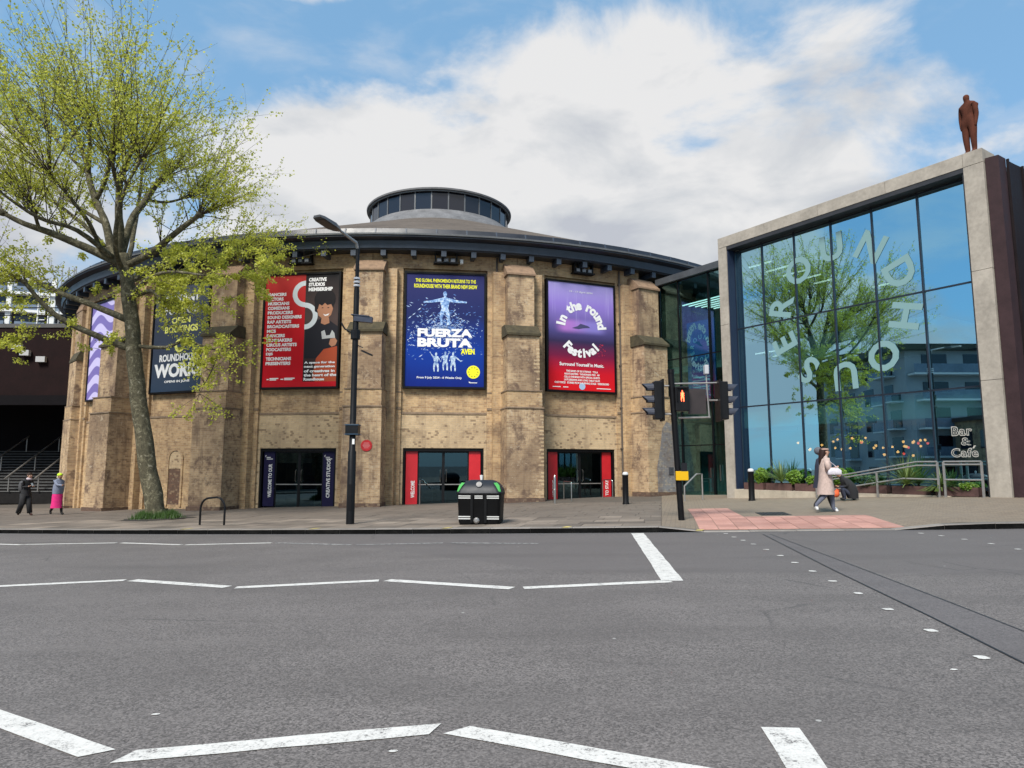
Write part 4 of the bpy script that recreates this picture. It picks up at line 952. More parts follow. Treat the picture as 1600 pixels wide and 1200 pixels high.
for (a, b), t_ in zip(PL, plab):
    root = empty('planter_trough', local(((a+b)/2, .18, .402)), BRZ, 'maroon planter trough '+t_, 'planter', 'planters along the cafe window'); scl(root)
    h = (b-a)/2; q = MB(); q.box(-h, h, -.15, .15, 0, .05); q.box(-h, h, -.17, -.13, 0, .30); q.box(-h, h, .13, .17, 0, .30); q.box(-h, -h+.04, -.13, .13, 0, .30); q.box(h-.04, h, -.13, .13, 0, .30); q.build('trough', TERR, root)
    MB().box(-h+.04, h-.04, -.13, .13, .05, .26).build('soil', varied('soil', (.04,.028,.02), .95, .3, 8), root)
PB = .64
scl(bush('shrub', local((-9.45, .18, PB)), .16, .17, 260, 1, 'tiny green plant in the trough by the left concrete post', 'plants in the cafe troughs'))
scl(bush('shrub', local((-8.95, .18, PB)), .30, .36, 900, 2, 'round bright green bush next to the black bollard', 'plants in the cafe troughs'))
scl(spiky('spiky_plant', local((-7.95, .18, PB)), 95, 1.25, .026, 3, 'tall spiky plant between two green bushes in the cafe troughs', 'plants in the cafe troughs'))
scl(bush('shrub', local((-7.3, .18, PB)), .30, .32, 850, 4, 'bushy green plant just right of the tall spiky plant', 'plants in the cafe troughs', BUSH))
scl(bush('shrub', local((-6.5, .18, PB)), .24, .20, 420, 5, 'low leafy plant behind the woman in the long coat', 'plants in the cafe troughs'))
scl(bush('shrub', local((-5.3, .18, PB)), .34, .36, 900, 6, 'light green bush above the crouching person', 'plants in the cafe troughs'))
scl(bush('shrub', local((-4.2, .18, PB)), .42, .22, 600, 7, 'dark low foliage behind the sloping handrail', 'plants in the cafe troughs', BUSHD))
scl(spiky('spiky_plant', local((-2.7, .10, PB)), 110, 1.35, .028, 8, 'wide spiky plant rising behind the sloping handrail', 'plants in the cafe troughs'))
scl(spiky('spiky_plant', local((-1.55, .10, PB-.1)), 150, .85, .036, 9, 'dense strap-leaved plant beside the handrail end post', 'plants in the cafe troughs', droop=1.0))
scl(bush('shrub', local((-.7, .18, PB-.05)), .32, .14, 350, 10, 'low foliage under the bar and cafe window sign', 'plants in the cafe troughs', BUSH))
# ramp handrail
def rail(name, segs, posts, label, r=.028):
    root = empty(name, local((0,0,0)), BRZ, label, 'handrail', 'steel handrails'); scl(root)
    for s_ in segs: MB().tube(s_, r, 8).build('rail', STEELD, root, smooth=True)
    for x, y, z0, z1 in posts: MB().box(x-.035, x+.035, y-.02, y+.02, z0, z1).build('post', STEELD, root)
    return root
HY = -.32
def gz(x, y): p = local((x, y, 0)); return (zr(p.x, p.y)+.115+extra(p.x, p.y)-BZ)/SC
rail('ramp_handrail', [[(-6.1, HY, .86), (-2.1, HY, 1.57), (-1.42, HY, 1.57)], [(-6.1, HY, .77), (-2.1, HY, 1.44), (-1.42, HY, 1.44)], [(-5.4, HY, .50), (-2.6, HY, .98), (-1.42, HY, .96)]],
     [(-1.42, HY, gz(-1.42, HY)-.02, 1.56), (-3.55, HY, gz(-3.55, HY)-.02, 1.22), (-6.0, HY, gz(-6, HY)-.02, .86)], 'long sloping steel handrail with two rails in front of the planters')
rail('landing_handrail', [[(-1.22, HY, 1.57), (-.06, HY, 1.57)], [(-1.22, HY, 1.47), (-.06, HY, 1.47)], [(-1.22, HY, .96), (-.06, HY, .96)]],
     [(-1.22, HY, gz(-1.22, HY)-.02, 1.56), (-.06, HY, gz(-.06, HY)-.02, 1.56)], 'short level steel handrail against the right concrete post')
# ------------------------------------------------------------------ glazed link between brick drum and wing
lk = empty('glass_link', (BX, BY, BZ), BRZ, 'dark glazed link between the brick drum and the concrete-framed wing', 'building')
scl(lk); LY = 2.3; LX0, LX1 = -16.9, -10.70; LT = 11.62
blk(LX0, LX1, LY-.25, 6, LT, LT+.35).build('roof_beam', varied('link_beam', (.06,.065,.072), .5, .3, 2), lk)
lc = [-16.8, -15.4, -13.3, -10.75]; lr = [.1, 2.55, 4.9, 7.3, LT]
for x in lc: blk(x-.04, x+.04, LY-.06, LY+.1, .0, LT).build('mullion', BLACK, lk)
for i in range(3):
    for j in range(4):
        blk(lc[i]+.042, lc[i+1]-.042, LY-.03, LY+.06, lr[j+1]-.05, lr[j+1]-.0015).build('transom', BLACK, lk)
        blk(lc[i]+.042, lc[i+1]-.042, LY, LY+.015, lr[j]+(.0 if j else -.3), lr[j+1]-.052).build('pane', GLASSL, lk)
blk(LX0, LX1, 5.4, 5.5, -.2, LT).build('inner_wall', flat('link_inner', (.10,.17,.17)), lk)
blk(LX0, LX1, 2.7, 5.3, 6.55, 6.9).build('gallery_slab', flat('link_slab', (.22,.26,.24)), lk); blk(LX0, LX1, 2.7, 5.3, 3.9, 4.2).build('gallery_slab', flat('link_slab_dark', (.03,.05,.05)), lk)
for i in range(6): blk(-15.6+i*.1, -11.3, 2.8+i*.4, 2.86+i*.4, 10.3, 10.35).build('ceiling_strip_light', STRIP, lk)
blk(-13.5, -13.45, LY-.10, LY-.04, .85, 1.35).build('door_handle', STEEL, lk); blk(-12.9, -12.86, LY-.10, LY-.04, .7, 1.5).build('door_handle', STEEL, lk)
bn = empty('poster_reflection', local((-14.2, 2.6, 0)), BRZ, 'blue panel with ringed lettering inside the glass link, imitating a poster reflection', 'banner')  # panel put in to imitate the poster's reflection in the link glass
scl(bn); q = MB(); q.box(-.95, .95, 0, .03, 5.0, 9.2); q.build('reflection_panel', flat('reflection_blue', (.02,.12,.34)), bn)
q = MB(); arc_text(q, -.004, 'ROUNDHOUSE', 0, 7.7, .62, R(165), R(-159), .34, .03); txt(q, -.004, 'IN THE ROUND', -.6, .6, 6.4, 6.6, .03)
for i in range(5): q.mark(); q.box(-.6, .6-.1*(i % 3), -.004, -.003, 6.1-.17*i, 6.18-.17*i)
q.build_each('lettering', flat('reflection_ice', (.30,.48,.62)), bn)
# link entrance handrail
p0 = ground(1070, 783, .12); p1 = ground(1098, 781, .12)
root = empty('entrance_handrail', p0, 0, 'bent steel handrail at the glass link entrance', 'handrail', 'steel handrails'); d = p1-p0
MB().tube([(0,0,-.02), (0,0,.55), (d.x*.7, d.y*.7, .98+d.z), (d.x, d.y, .98+d.z), (d.x, d.y, d.z-.02)], .03, 8).build('rail', STEELD, root, smooth=True)
# ------------------------------------------------------------------ sculpture on the roof corner
def skin_mesh(verts, edges, radii, sub=2):
    me = bpy.data.meshes.new('sk'); me.from_pydata(verts, edges, []); ob = bpy.data.objects.new('sk', me); COL.objects.link(ob)
    md = ob.modifiers.new('s', 'SKIN'); md.use_smooth_shade = True
    for v, r_ in zip(me.skin_vertices[0].data, radii): v.radius = (r_, r_) if not hasattr(r_, '__len__') else r_; v.use_root = False
    me.skin_vertices[0].data[0].use_root = True
    sb = ob.modifiers.new('u', 'SUBSURF'); sb.levels = sub; sb.render_levels = sub
    dg = bpy.context.evaluated_depsgraph_get(); dg.update(); out = bpy.data.meshes.new_from_object(ob.evaluated_get(dg)); bpy.data.objects.remove(ob); bpy.data.meshes.remove(me)
    return out
sv = [(0,0,.52),(0,0,.62),(0,0,.74),(0,0,.81),(.01,0,.865),(.02,0,.905),(.02,0,.945),(.01,0,.975)]
st = [.088,.082,.10,.078,.036,.046,.050,.034]; se = [(i, i+1) for i in range(7)]
for s_ in (-1, 1):
    b = len(sv); sv += [(0,s_*.05,.49),(.01,s_*.055,.28),(-.005,s_*.05,.07),(.07,s_*.055,.03)]; st += [.072,.05,.036,.026]; se += [(0,b),(b,b+1),(b+1,b+2),(b+2,b+3)]
    b = len(sv); sv += [(0,s_*.098,.80),(-.005,s_*.118,.63),(.012,s_*.105,.50),(.016,s_*.092,.43)]; st += [.045,.036,.030,.026]; se += [(3,b),(b,b+1),(b+1,b+2),(b+2,b+3)]
me = skin_mesh([tuple(c*2.3 for c in v) for v in sv], se, [r_*2.2 for r_ in st])
stat = link_mesh('rooftop_figure', me, None); me.materials.append(RUST); stat.parent = None
stat.matrix_world = bi.inverted() @ Matrix.Translation((.18, .30, FT-.045)) @ Matrix.Rotation(R(-100), 4, 'Z')
tag(stat, 'rust-brown cast standing figure on the corner of the concrete frame', 'statue')

# ================================================================== STREET FURNITURE
# lamp post
b0 = ground(547, 819, .12); lp = empty('lamp_post', b0, 0, 'tall black lamp post with camera, clamp bands and angled lantern', 'lamp post')
MB().lathe([(.11,-.05),(.11,1.9),(.085,1.95),(.082,4.6),(.075,6.3),(.055,6.5),(.05,7.62),(.001,7.64)], 14).build('pole', BLACKM, lp, smooth=True)
MB().box(-.04, .04, -.115, -.108, .35, 1.05).build('inspection_door', BLACK, lp)
arm = MB().tube([(0, 0, 7.5), (-.04, -.06, 7.66), (-.36, -.72, 7.80)], [.05,.045,.035], 10).build('arm', STEELD, lp, smooth=True)
mb = MB(); d = Vector((-.42, -.86, .10)).normalized(); sd_ = Vector((-d.y, d.x, 0)).normalized(); up = d.cross(sd_)*-1; up = Vector((0,0,1)) if up.z < .3 else up
a = Vector((-.34, -.68, 7.79)); vs = []
for t, hw, hh in ((0, .05, .03), (.12, .11, .05), (.3, .17, .06), (.75, .17, .045), (.9, .12, .03)):
    for sx, sz in ((-1,-1), (1,-1), (.8,1), (-.8,1)): vs.append(a + d*t + sd_*hw*sx + up*hh*sz)
mb.add(vs, [(4*i+k, 4*i+(k+1) % 4, 4*i+4+(k+1) % 4, 4*i+4+k) for i in range(4) for k in range(4)] + [(3,2,1,0), (16,17,18,19)]); hd = mb.build('lantern', varied('lantern_grey', (.06,.06,.062), .4, .2, 4), lp)
mb = MB(); mb.add([a + d*t + sd_*hw*s_ - up*(.066 if t < .5 else .056) for t, hw, s_ in ((.24,.13,-1), (.24,.13,1), (.78,.13,1), (.78,.13,-1))], [(0,1,2,3)]); mb.build('lens', flat('lens_brown', (.12,.095,.075), .2), hd)
for z in (6.42, 6.52, 6.62): MB().lathe([(.075,z),(.09,z+.01),(.09,z+.055),(.075,z+.065)], 14).build('clamp_band', flat('band_white', (.6,.6,.62)), lp)
q = MB(); q.box(-.62, -.12, -.09, .07, 5.42, 5.58); q.box(-.70, -.2, -.11, .09, 5.575, 5.60); cc = q.build('camera_housing', varied('camera_navy', (.022,.028,.05), .4, .2, 5), lp, rot=(0, R(6), 0)); 
MB().tube([(-.40, 0, 5.42), (-.30, 0, 5.25), (-.06, 0, 5.12)], .025, 7).build('camera_bracket', BLACKM, lp)
MB().lathe([(.08,4.95),(.13,4.96),(.13,5.2),(.08,5.22)], 12).build('bracket_collar', BLACKM, lp)
MB().tube([(.05, 0, 4.80), (.22, -.02, 4.72)], .015, 6).build('side_arm', BLACKM, lp)
MB().box(.20, .52, -.06, .06, -.02, .025).build('side_lamp', BLACKM, lp, loc=(0, 0, 4.72), rot=(0, R(24), 0))
bx_ = MB().box(-.17, .17, -.15, .15, 2.34, 2.64).build('control_box', BLACKM, lp, bevel=.01)
MB().box(-.19, .19, -.17, .17, 2.36, 2.375).box(-.19, .19, -.17, .17, 2.605, 2.62).build('box_strap', flat('strap_blue', (.05,.10,.16)), bx_)
MB().box(.02, .08, -.115, -.108, 2.10, 2.24).build('sticker', WHITE, lp)
# traffic signal
b0 = ground(1065, 812, .12); ts = empty('traffic_signal', b0, 0, 'black traffic signal pole with two signal heads and a lit red standing figure', 'traffic light')
lean = -.16
MB().tube([(0,0,-.05), (lean, 0, 3.58)], .075, 12).build('pole', BLACK, ts, smooth=True); MB().lathe([(.085,3.56),(.085,3.66),(.001,3.67)], 12, (lean,0,0)).build('pole_cap', BLACK, ts)
def head(x, sgn, y=0):
    h = MB().box(x-.11, x+.11, y-.16, y+.16, 2.42, 3.36).build('signal_head', BLACKM, ts, bevel=.02)
    MB().box(x-.02-.10*sgn, x+.02-.10*sgn, y-.22, y+.22, 2.38, 3.40).build('backing_board', BLACK, ts)
    for i in range(3):
        z = 3.19-.30*i; vs = []; n = 10
        for k in range(n+1):
            a = R(-25)+R(230)*k/n
            for xx, rr in ((x+.11*sgn, .125), (x+.11*sgn+sgn*(.16+.12*max(0, math.sin(a))), .115)): vs.append((xx, y+rr*math.cos(a), z+rr*math.sin(a)))
        MB().add(vs, [(2*k, 2*k+1, 2*k+3, 2*k+2) for k in range(n)]).build('visor', varied('visor_navy', (.03,.034,.05), .45, .2, 5), h)
        q = MB(); q.add([(x+.112*sgn, y+.10*math.cos(k*.5236), z+.10*math.sin(k*.5236)) for k in range(12)], [list(range(12))]); q.build('lens', flat('lens_off', (.02,.014,.014), .15), h)
head(-.50, -1); head(1.12, 1, .1)
def rod(a, b, r_=.022): return MB().tube([a, b], r_, 8).build('bracket_rod', STEELD if r_ < .03 else BLACKM, ts, smooth=True)
rod((-.39, 0, 3.25), (lean+.02, 0, 3.25)); rod((-.39, 0, 2.55), (-.10, 0, 2.55)); rod((lean, 0, 3.30), (1.0, .1, 3.34)); rod((.0, 0, 2.46), (.80, .08, 2.48)); rod((.78, .08, 2.46), (.74, .08, 3.34)); rod((.78, .08, 2.9), (1.02, .1, 2.9))
pb = MB().box(-.10, .24, -.16, .10, 2.62, 3.22).build('pedestrian_head', BLACKM, ts, bevel=.015)
REDM = glow('red_figure_lit', (1, .10, .035), 3.2)
q = MB(); fig(q, -.164, .07, 2.98, .20, ((-.2,.05), (.2,.05))); q.build('lit_red_figure', REDM, pb)
MB().box(-.06, .20, -.22, -.16, 3.17, 3.19).box(-.06, -.045, -.21, -.16, 2.85, 3.17).build('hood', BLACK, pb)
q = MB(); q.box(.26, .70, .03, .09, 2.56, 3.18); q.build('rear_signal_case', varied('rear_case', (.025,.018,.018), .5, .3, 4), ts)
MB().box(-.13, .17, -.12, -.05, .94, 1.16).build('push_button_unit', flat('button_yellow', (.62,.36,.01), .45), ts, bevel=.01)
MB().box(.0, .14, -.123, -.12, 1.16, 1.36).build('push_button_panel', flat('button_black', (.015,.015,.018), .3), ts)
q = MB(); q.tube([(.74,.08,3.34),(.74,.08,3.55)], .018, 6); q.build('detector_stem', STEELD, ts); MB().box(.69, .79, .0, .16, 3.55, 3.78).build('detector', flat('detector_grey', (.42,.43,.45)), ts, bevel=.015)
# street bin
b0 = ground(752, 817.5, .12); bn_ = empty('street_bin', b0, math.atan(dYk(-.8))*.4, 'black rounded street bin with green lid corners and white bands', 'bin')
def rbox(hx, hy, r_, n=5):
    pts = []
    for cx, cy, a0 in ((hx-r_, hy-r_, 0), (-hx+r_, hy-r_, 90), (-hx+r_, -hy+r_, 180), (hx-r_, -hy+r_, 270)):
        for k in range(n+1): a = R(a0+90*k/n); pts.append((cx+r_*math.cos(a), cy+r_*math.sin(a)))
    return pts
def loft(rows, cap=True):
    mb = MB(); n = len(rows[0]); vs = [p for r_ in rows for p in r_]; fs = [(i*n+k, i*n+(k+1) % n, (i+1)*n+(k+1) % n, (i+1)*n+k) for i in range(len(rows)-1) for k in range(n)]
    if cap: fs += [list(range(n))[::-1], list(range((len(rows)-1)*n, len(rows)*n))]
    return mb.add(vs, fs)
BINB = varied('bin_black', (.003,.003,.0035), .6, .3, 5, spec=.2); BINL = varied('bin_lid', (.016,.018,.023), .5, .2, 4, spec=.35)
loft([[(x, y, z) for x, y in rbox(hx, hy, .10)] for z, hx, hy in ((0,.49,.44), (.06,.51,.46), (.68,.535,.48), (.72,.55,.50), (.76,.55,.50))]).build('body', BINB, bn_, smooth=True)
lid = loft([[(x, y, z) for x, y in rbox(hx, hy, r_)] for z, hx, hy, r_ in ((.762,.55,.50,.12), (.84,.54,.48,.14), (.93,.50,.43,.16), (1.0,.44,.36,.16), (1.05,.36,.26,.15), (1.075,.28,.16,.12))]).build('lid', BINL, bn_, smooth=True)
for s_ in (-1, 1):
    q = MB(); q.add([(s_*x, y, z) for x, y, z in ((.545,-.44,.80),(.50,-.485,.80),(.42,-.455,.93),(.36,-.40,1.01),(.44,-.36,1.015),(.50,-.38,.95))], [list(range(6))]); q.build('green_corner', flat('bin_green', (.08,.36,.09), .4), lid)
q = MB(); q.lathe([(.001,.0),(.085,0),(.085,.03),(.07,.035),(.001,.035)], 16); q.build('ashtray_boss', varied('boss_grey', (.02,.022,.028), .4, .2, 5), lid, loc=(0, -.40, .96), rot=(R(62), 0, 0))
for z in (.13, .63):
    for dz in (0, .05):
        for xa, xb in ((-.50, -.20), (.20, .50)) + (((-.10, .10),) if z > .5 else ()):
            q = MB(); yy = -(.463+.03*(z+dz)+.008) ; q.box(xa, xb, yy, yy+.03, z+dz, z+dz+.026); q.build('white_band', flat('band_offwhite', (.55,.55,.53)), bn_)
for x in (-.17, .17): MB().box(x-.03, x+.03, -.50, -.47, .05, .72).build('front_rib', BINB, bn_)
MB().lathe([(.001,0),(.07,.0),(.075,.02),(.04,.05),(.001,.05)], 10).build('foot_badge', STEELD, bn_, loc=(-.05, -.47, .10), rot=(R(90), 0, 0))
cup = MB().lathe([(.001,0),(.030,0),(.042,.105),(.045,.105),(.045,.118),(.001,.122)], 14).build('paper_cup', WHITE, None, smooth=True, loc=(b0.x+.0, b0.y, b0.z+1.074)); tag(cup, 'white paper cup left on top of the bin lid', 'cup')
# bollards
def bollard(px, py, label):
    b0 = ground(px, py, .12); o = empty('bollard', b0, 0, label, 'bollard', 'black bollards with pale caps')
    MB().lathe([(.12,-.05),(.12,.05),(.105,.08),(.10,.98),(.11,1.0),(.11,1.03),(.10,1.035)], 16).build('shaft', BLACK, o, smooth=True)
    MB().lathe([(.10,1.036),(.105,1.05),(.10,1.10),(.07,1.135),(.001,1.145)], 16).build('cap', flat('cap_grey', (.55,.55,.56), .35), o, smooth=True)
bollard(978, 788, 'black bollard with grey cap by the brick pier and traffic signal'); bollard(1175, 783, 'black bollard with grey cap in front of the cafe planters')
# bicycle stand
def hoop(name, p, q_, h, r_, mt, label, cat, group=None, rad=.18):
    d = q_-p; L = d.xy.length; e = Vector((d.x/L, d.y/L, 0)); pts = [Vector((0,0,-.03)), Vector((0,0,h-rad))]
    for k in range(1, 6): a = R(90*k/5); pts.append(e*(rad-rad*math.cos(a)) + Vector((0,0,h-rad+rad*math.sin(a))))
    m_ = len(pts); right = [e*L + Vector((0,0,d.z)) - Vector((e.x*pt.dot(e), e.y*pt.dot(e), 0)) + Vector((0,0,pt.z)) for pt in pts[::-1]]
    o = empty(name, p, 0, label, cat, group); MB().tube(pts+right, r_, 8).build('hoop', mt, o, smooth=True); return o
hoop('bicycle_stand', ground(312, 820.5, .12), ground(350, 820.5, .12), .76, .03, BLACKM, 'black hoop bicycle stand beside the street tree', 'bike stand', rad=.3)
HG = 'steel hoops at the doors'
hoop('door_hoop', ground(410, 792, .12), ground(430, 792, .12), .82, .022, STEEL, 'bare steel hoop before the navy WELCOME TO OUR panel', 'hoop rail', HG, .1)
hoop('door_hoop', ground(491, 791, .12), ground(507, 791, .12), .82, .022, STEEL, 'bare steel hoop before the navy CREATIVE STUDIOS panel', 'hoop rail', HG, .1)
hoop('door_hoop', ground(881, 780.5, .12), ground(893, 783, .12), .78, .022, STEEL, 'bare steel hoop between the red panels of the door by the bollard', 'hoop rail', HG, .1)
hoop('door_hoop', ground(942, 777, .12), ground(957.5, 777.5, .12), .78, .022, STEEL, 'bare steel hoop before the red panel reading TO STAY', 'hoop rail', HG, .1)
p0, p1 = ground(655.5, 789, .12), ground(675, 786, .12)
o = empty('door_rail', p0, 0, 'bent steel rail beside the red WELCOME panel behind the bin', 'hoop rail', HG); d = p1-p0
MB().tube([(0,0,-.03),(0,0,1.0),(d.x*.2, d.y*.2, 1.0),(d.x, d.y, .55+d.z),(d.x, d.y, d.z-.03)], .024, 8).build('hoop', STEEL, o, smooth=True)
b0 = ground(867, 787, .12); o = empty('steel_post', b0, 0, 'slim pointed steel post in front of the red door panel', 'post'); MB().lathe([(.05,-.03),(.05,.95),(.045,1.0),(.02,1.08),(.001,1.1)], 12).build('shaft', STEEL, o, smooth=True); MB().lathe([(.052,.5),(.056,.51),(.056,.54),(.052,.55)], 12).build('collar', STEELD, o)
# wall plate on last pier
th = R(TH0+22.5); o = MB().box(.38, .64, -RB-1.485, -RB-1.45, 1.05, 1.38).build('wall_box', varied('box_dark', (.06,.06,.07), .5, .3, 6), None, loc=(CX, CY, 0), rot=(0, 0, th)); tag(o, 'small dark meter box on the grey-painted brick pier', 'meter box')

# ================================================================== STREET TREE
rnd = random.Random(77)
TB = TREE.copy(); TY = TB.y
def bark_fn(g, b):
    v = obj_vec(g); n = g.noise(v, 3.2, 5, .6, .6); n2 = g.noise(v, 22, 4, .65); n3 = g.noise(g.mapv(v, (1,1,.35)), 9, 4, .6)
    c = g.ramp(n3, (.3, (.028,.025,.016)), (.62, (.085,.075,.048)))
    n = g.noise(v, 6.5, 6, .7, .8); c = g.mix(g.step(n, .50, .55), c, (.15,.135,.085)); c = g.mix(g.m('MULTIPLY', g.step(n, .60, .63), .9), c, (.36,.33,.26)); c = g.mix(.3, c, g.ramp(n2, (.3, (.03,.028,.02)), (.7, (.2,.18,.12))))
    g.put(b.inputs['Base Color'], c); bumpit(g, b, g.m('ADD', n3, n), .7, .02)
BARK = mat('plane_bark', (.15,.13,.09), .9, 0, bark_fn, spec=.2)
def TP(px, py, dy=0): p = at(px, py, TY+dy); return p
tree = empty('street_tree', TB, 0, 'tall pollarded street tree in fresh yellow-green leaf by the kerb', 'tree')
tm = MB(); twm = MB(); lf = MB(); 
def limb(pts, r0, r1, seg=9):
    r0 *= .80; r1 *= .78
    """smooth limb through pixel points with depth offsets"""
    P = [TP(*p) for p in pts]; out = []
    n = len(P)
    for i in range(n-1):
        a, b, c, d = P[max(i-1,0)], P[i], P[i+1], P[min(i+2,n-1)]
        for k in range(4):
            t = k/4; out.append(.5*((2*b)+(c-a)*t+(2*a-5*b+4*c-d)*t*t+(3*b-a-3*c+d)*t**3))
    out.append(P[-1]); m_ = len(out); rr = []
    for i, p in enumerate(out):
        t = i/(m_-1); rr.append((r0+(r1-r0)*t)*(1+.06*mnoise.noise(p*2.1)))
        if 0 < i < m_-1: out[i] = p + Vector((mnoise.noise(p*1.3), mnoise.noise(p*1.3+Vector((9,0,0))), 0))*r0*.25
    tm.tube([p-TB for p in out], rr, seg); return out
trunk = limb([(247,815,0),(243,800,0),(233,740,0),(226,690,0),(214,600,0),(207,520,0),(199,450,0),(190,398,0)], .40, .27, 16)
# root flare
tm.lathe([(.70,-.15),(.52,.0),(.41,.22),(.35,.5),(.31,.9)], 16, tuple(trunk[2]-TB-Vector((0,0,.55))))
LIMBS = [
 ([(192,410,0),(176,395,.2),(165,350,.4),(148,310,.5),(138,272,.6),(130,240,.6),(118,208,.5)], .20, .09),
 ([(138,272,.6),(140,235,.2),(138,195,0)], .10, .07),
 ([(150,312,.5),(165,280,.1),(172,245,-.2),(176,226,-.3)], .11, .08),
 ([(188,402,0),(186,340,-.4),(187,285,-.7),(199,252,-.8),(208,232,-.9)], .19, .09),
 ([(188,300,-.7),(178,270,-1.4),(176,250,-1.9)], .10, .06),
 ([(190,398,0),(204,347,.3),(230,310,.7),(245,288,.9),(256,278,1.0)], .17, .10),
 ([(228,312,.7),(260,316,1.5),(293,308,2.0)], .07, .045),
 ([(198,415,0),(240,392,-.3),(285,355,-.8),(312,336,-1.1)], .17, .09),
 ([(186,410,0),(130,385,-.2),(80,364,-.4),(40,350,-.6),(5,333,-.7)], .20, .09),
 ([(62,358,-.5),(54,335,-.9),(50,318,-1.2)], .08, .06),
 ([(160,395,-.1),(140,350,-1.4),(110,310,-2.2),(80,275,-2.6)], .10, .05),
 ([(200,500,0),(140,475,.4),(80,452,.9),(40,428,1.2),(-10,398,1.6)], .15, .07),
 ([(203,545,0),(150,524,-.4),(95,498,-.8),(62,470,-1.1),(38,440,-1.3)], .15, .07),
 ([(205,540,0),(258,543,-.2),(290,533,-.5),(330,545,-.9),(347,545,-1.0)], .09, .03),
 ([(345,546,-1.0),(330,580,-1.1),(312,615,-1.2)], .03, .012),
 ([(202,466,0),(235,455,-.3),(252,466,-.6)], .12, .09),
 ([(203,440,0),(245,420,.8),(300,405,1.6),(350,400,2.2)], .12, .05),
 ([(200,470,0),(225,440,-1.2),(262,425,-2.2),(320,430,-2.8)], .11, .04),
 ([(194,430,0),(205,385,1.3),(215,330,2.3),(222,270,3.0)], .13, .06),
 ([(190,420,0),(180,380,-1.5),(190,310,-2.6),(220,250,-3.2)], .12, .05),
 ([(188,420,0),(150,370,1.4),(105,330,2.6),(60,300,3.4)], .13, .06),
 ([(180,405,0),(120,360,-1.8),(60,340,-2.8),(0,300,-3.4)], .12, .05),
 ([(135,270,.6),(100,235,1.1),(75,200,1.4)], .08, .05),
 ([(165,350,.4),(125,325,.9),(85,290,1.3),(48,225,1.6)], .10, .05),
]
ENDS = []
for pts, r0, r1 in LIMBS:
    o = limb(pts, r0, r1, 8); d = (o[-1]-o[-4]).normalized(); ENDS.append((o[-1], d, r1))
    for t in (.45, .62, .8):
        i = int(t*(len(o)-1))
        if rnd.random() < .8: ENDS.append((o[i], ((o[i+1]-o[i]).normalized()*.3+Vector((rnd.gauss(0,.6), rnd.gauss(0,.6), .6))).normalized(), 0))
def leaf(p, s_, n=1):
    for _ in range(n):
        q_ = p + Vector((rnd.gauss(0,.05), rnd.gauss(0,.05), rnd.gauss(-.02,.05))); d = Vector((rnd.gauss(0,1), rnd.gauss(0,1), rnd.gauss(-.4,.8))).normalized(); sd2 = d.orthogonal().normalized(); sd2.rotate(Matrix.Rotation(rnd.uniform(0,6.28), 3, d)); L = s_*rnd.uniform(.7,1.3)
        q_ = q_-TB; lf.add([q_, q_+d*L*.5+sd2*L*.42, q_+d*L, q_+d*L*.5-sd2*L*.42], [(0,1,2,3)])
def shoot(p, d, L, r_, leaves, lev=0, up=.25):
    e_ = p + d*L
    if e_.x > -7.7-max(0, e_.z-9)*.34 and lev == 0 and e_.z > 8: L *= .5
    n = 5; pts = [p]; q_ = p; dd = d.copy()
    for i in range(n):
        dd = (dd + Vector((rnd.gauss(0,.10), rnd.gauss(0,.10), up*.16+rnd.gauss(0,.04)))).normalized(); q_ = q_ + dd*L/n; pts.append(q_)
    twm.tube([x-TB for x in pts], [r_*(1-.82*i/n) for i in range(n+1)], 4 if lev == 0 else 3, cap=False)
    for i in range(leaves):
        t = rnd.uniform(.12, 1)**.8*n; k = min(int(t), n-1); leaf(pts[k].lerp(pts[k+1], t-k), .078, rnd.choice((1,1,2,2)))
    if lev == 0:
        for i in range(rnd.randint(4, 7)):
            t = rnd.uniform(.2, .95)*n; k = min(int(t), n-1); b_ = pts[k].lerp(pts[k+1], t-k); e = (dd*.7+Vector((rnd.gauss(0,.6), rnd.gauss(0,.6), rnd.gauss(.1,.5)))).normalized(); shoot(b_, e, L*rnd.uniform(.15,.3), r_*.4, int(leaves*.45), 1, up)
CC = TP(175, 330)
for p, d, r1 in ENDS:
    knob = r1 > .04
    if knob:
        tm.ball(tuple(p-TB), r1*1.5, r1*1.5, r1*1.25, 8, 6)
        for _ in range(6): e = Vector((rnd.gauss(0,1), rnd.gauss(0,1), rnd.gauss(.3,1))).normalized(); tm.ball(tuple(p-TB+e*r1*1.1), r1*.6, seg=6, rings=4)
    low = p.z < 7.6
    ns = (24 if knob else 5)
    out = (p-CC); out.z *= .4; out = out.normalized()
    for _ in range(ns):
        if low: e = (d*.6+out*.5+Vector((rnd.gauss(0,.55), rnd.gauss(0,.55), rnd.gauss(.15,.4)))).normalized(); L = rnd.uniform(.8, 1.9)
        else: e = (d*.4+out*.62+Vector((rnd.gauss(0,.55), rnd.gauss(0,.5), rnd.uniform(.0,1.0)))).normalized(); L = rnd.uniform(1.8, 5.6)*(1 if knob else .6)
        shoot(p, e, L, .016 if not low else .011, int(7+L*3.2), 0, .3 if not low else .05)
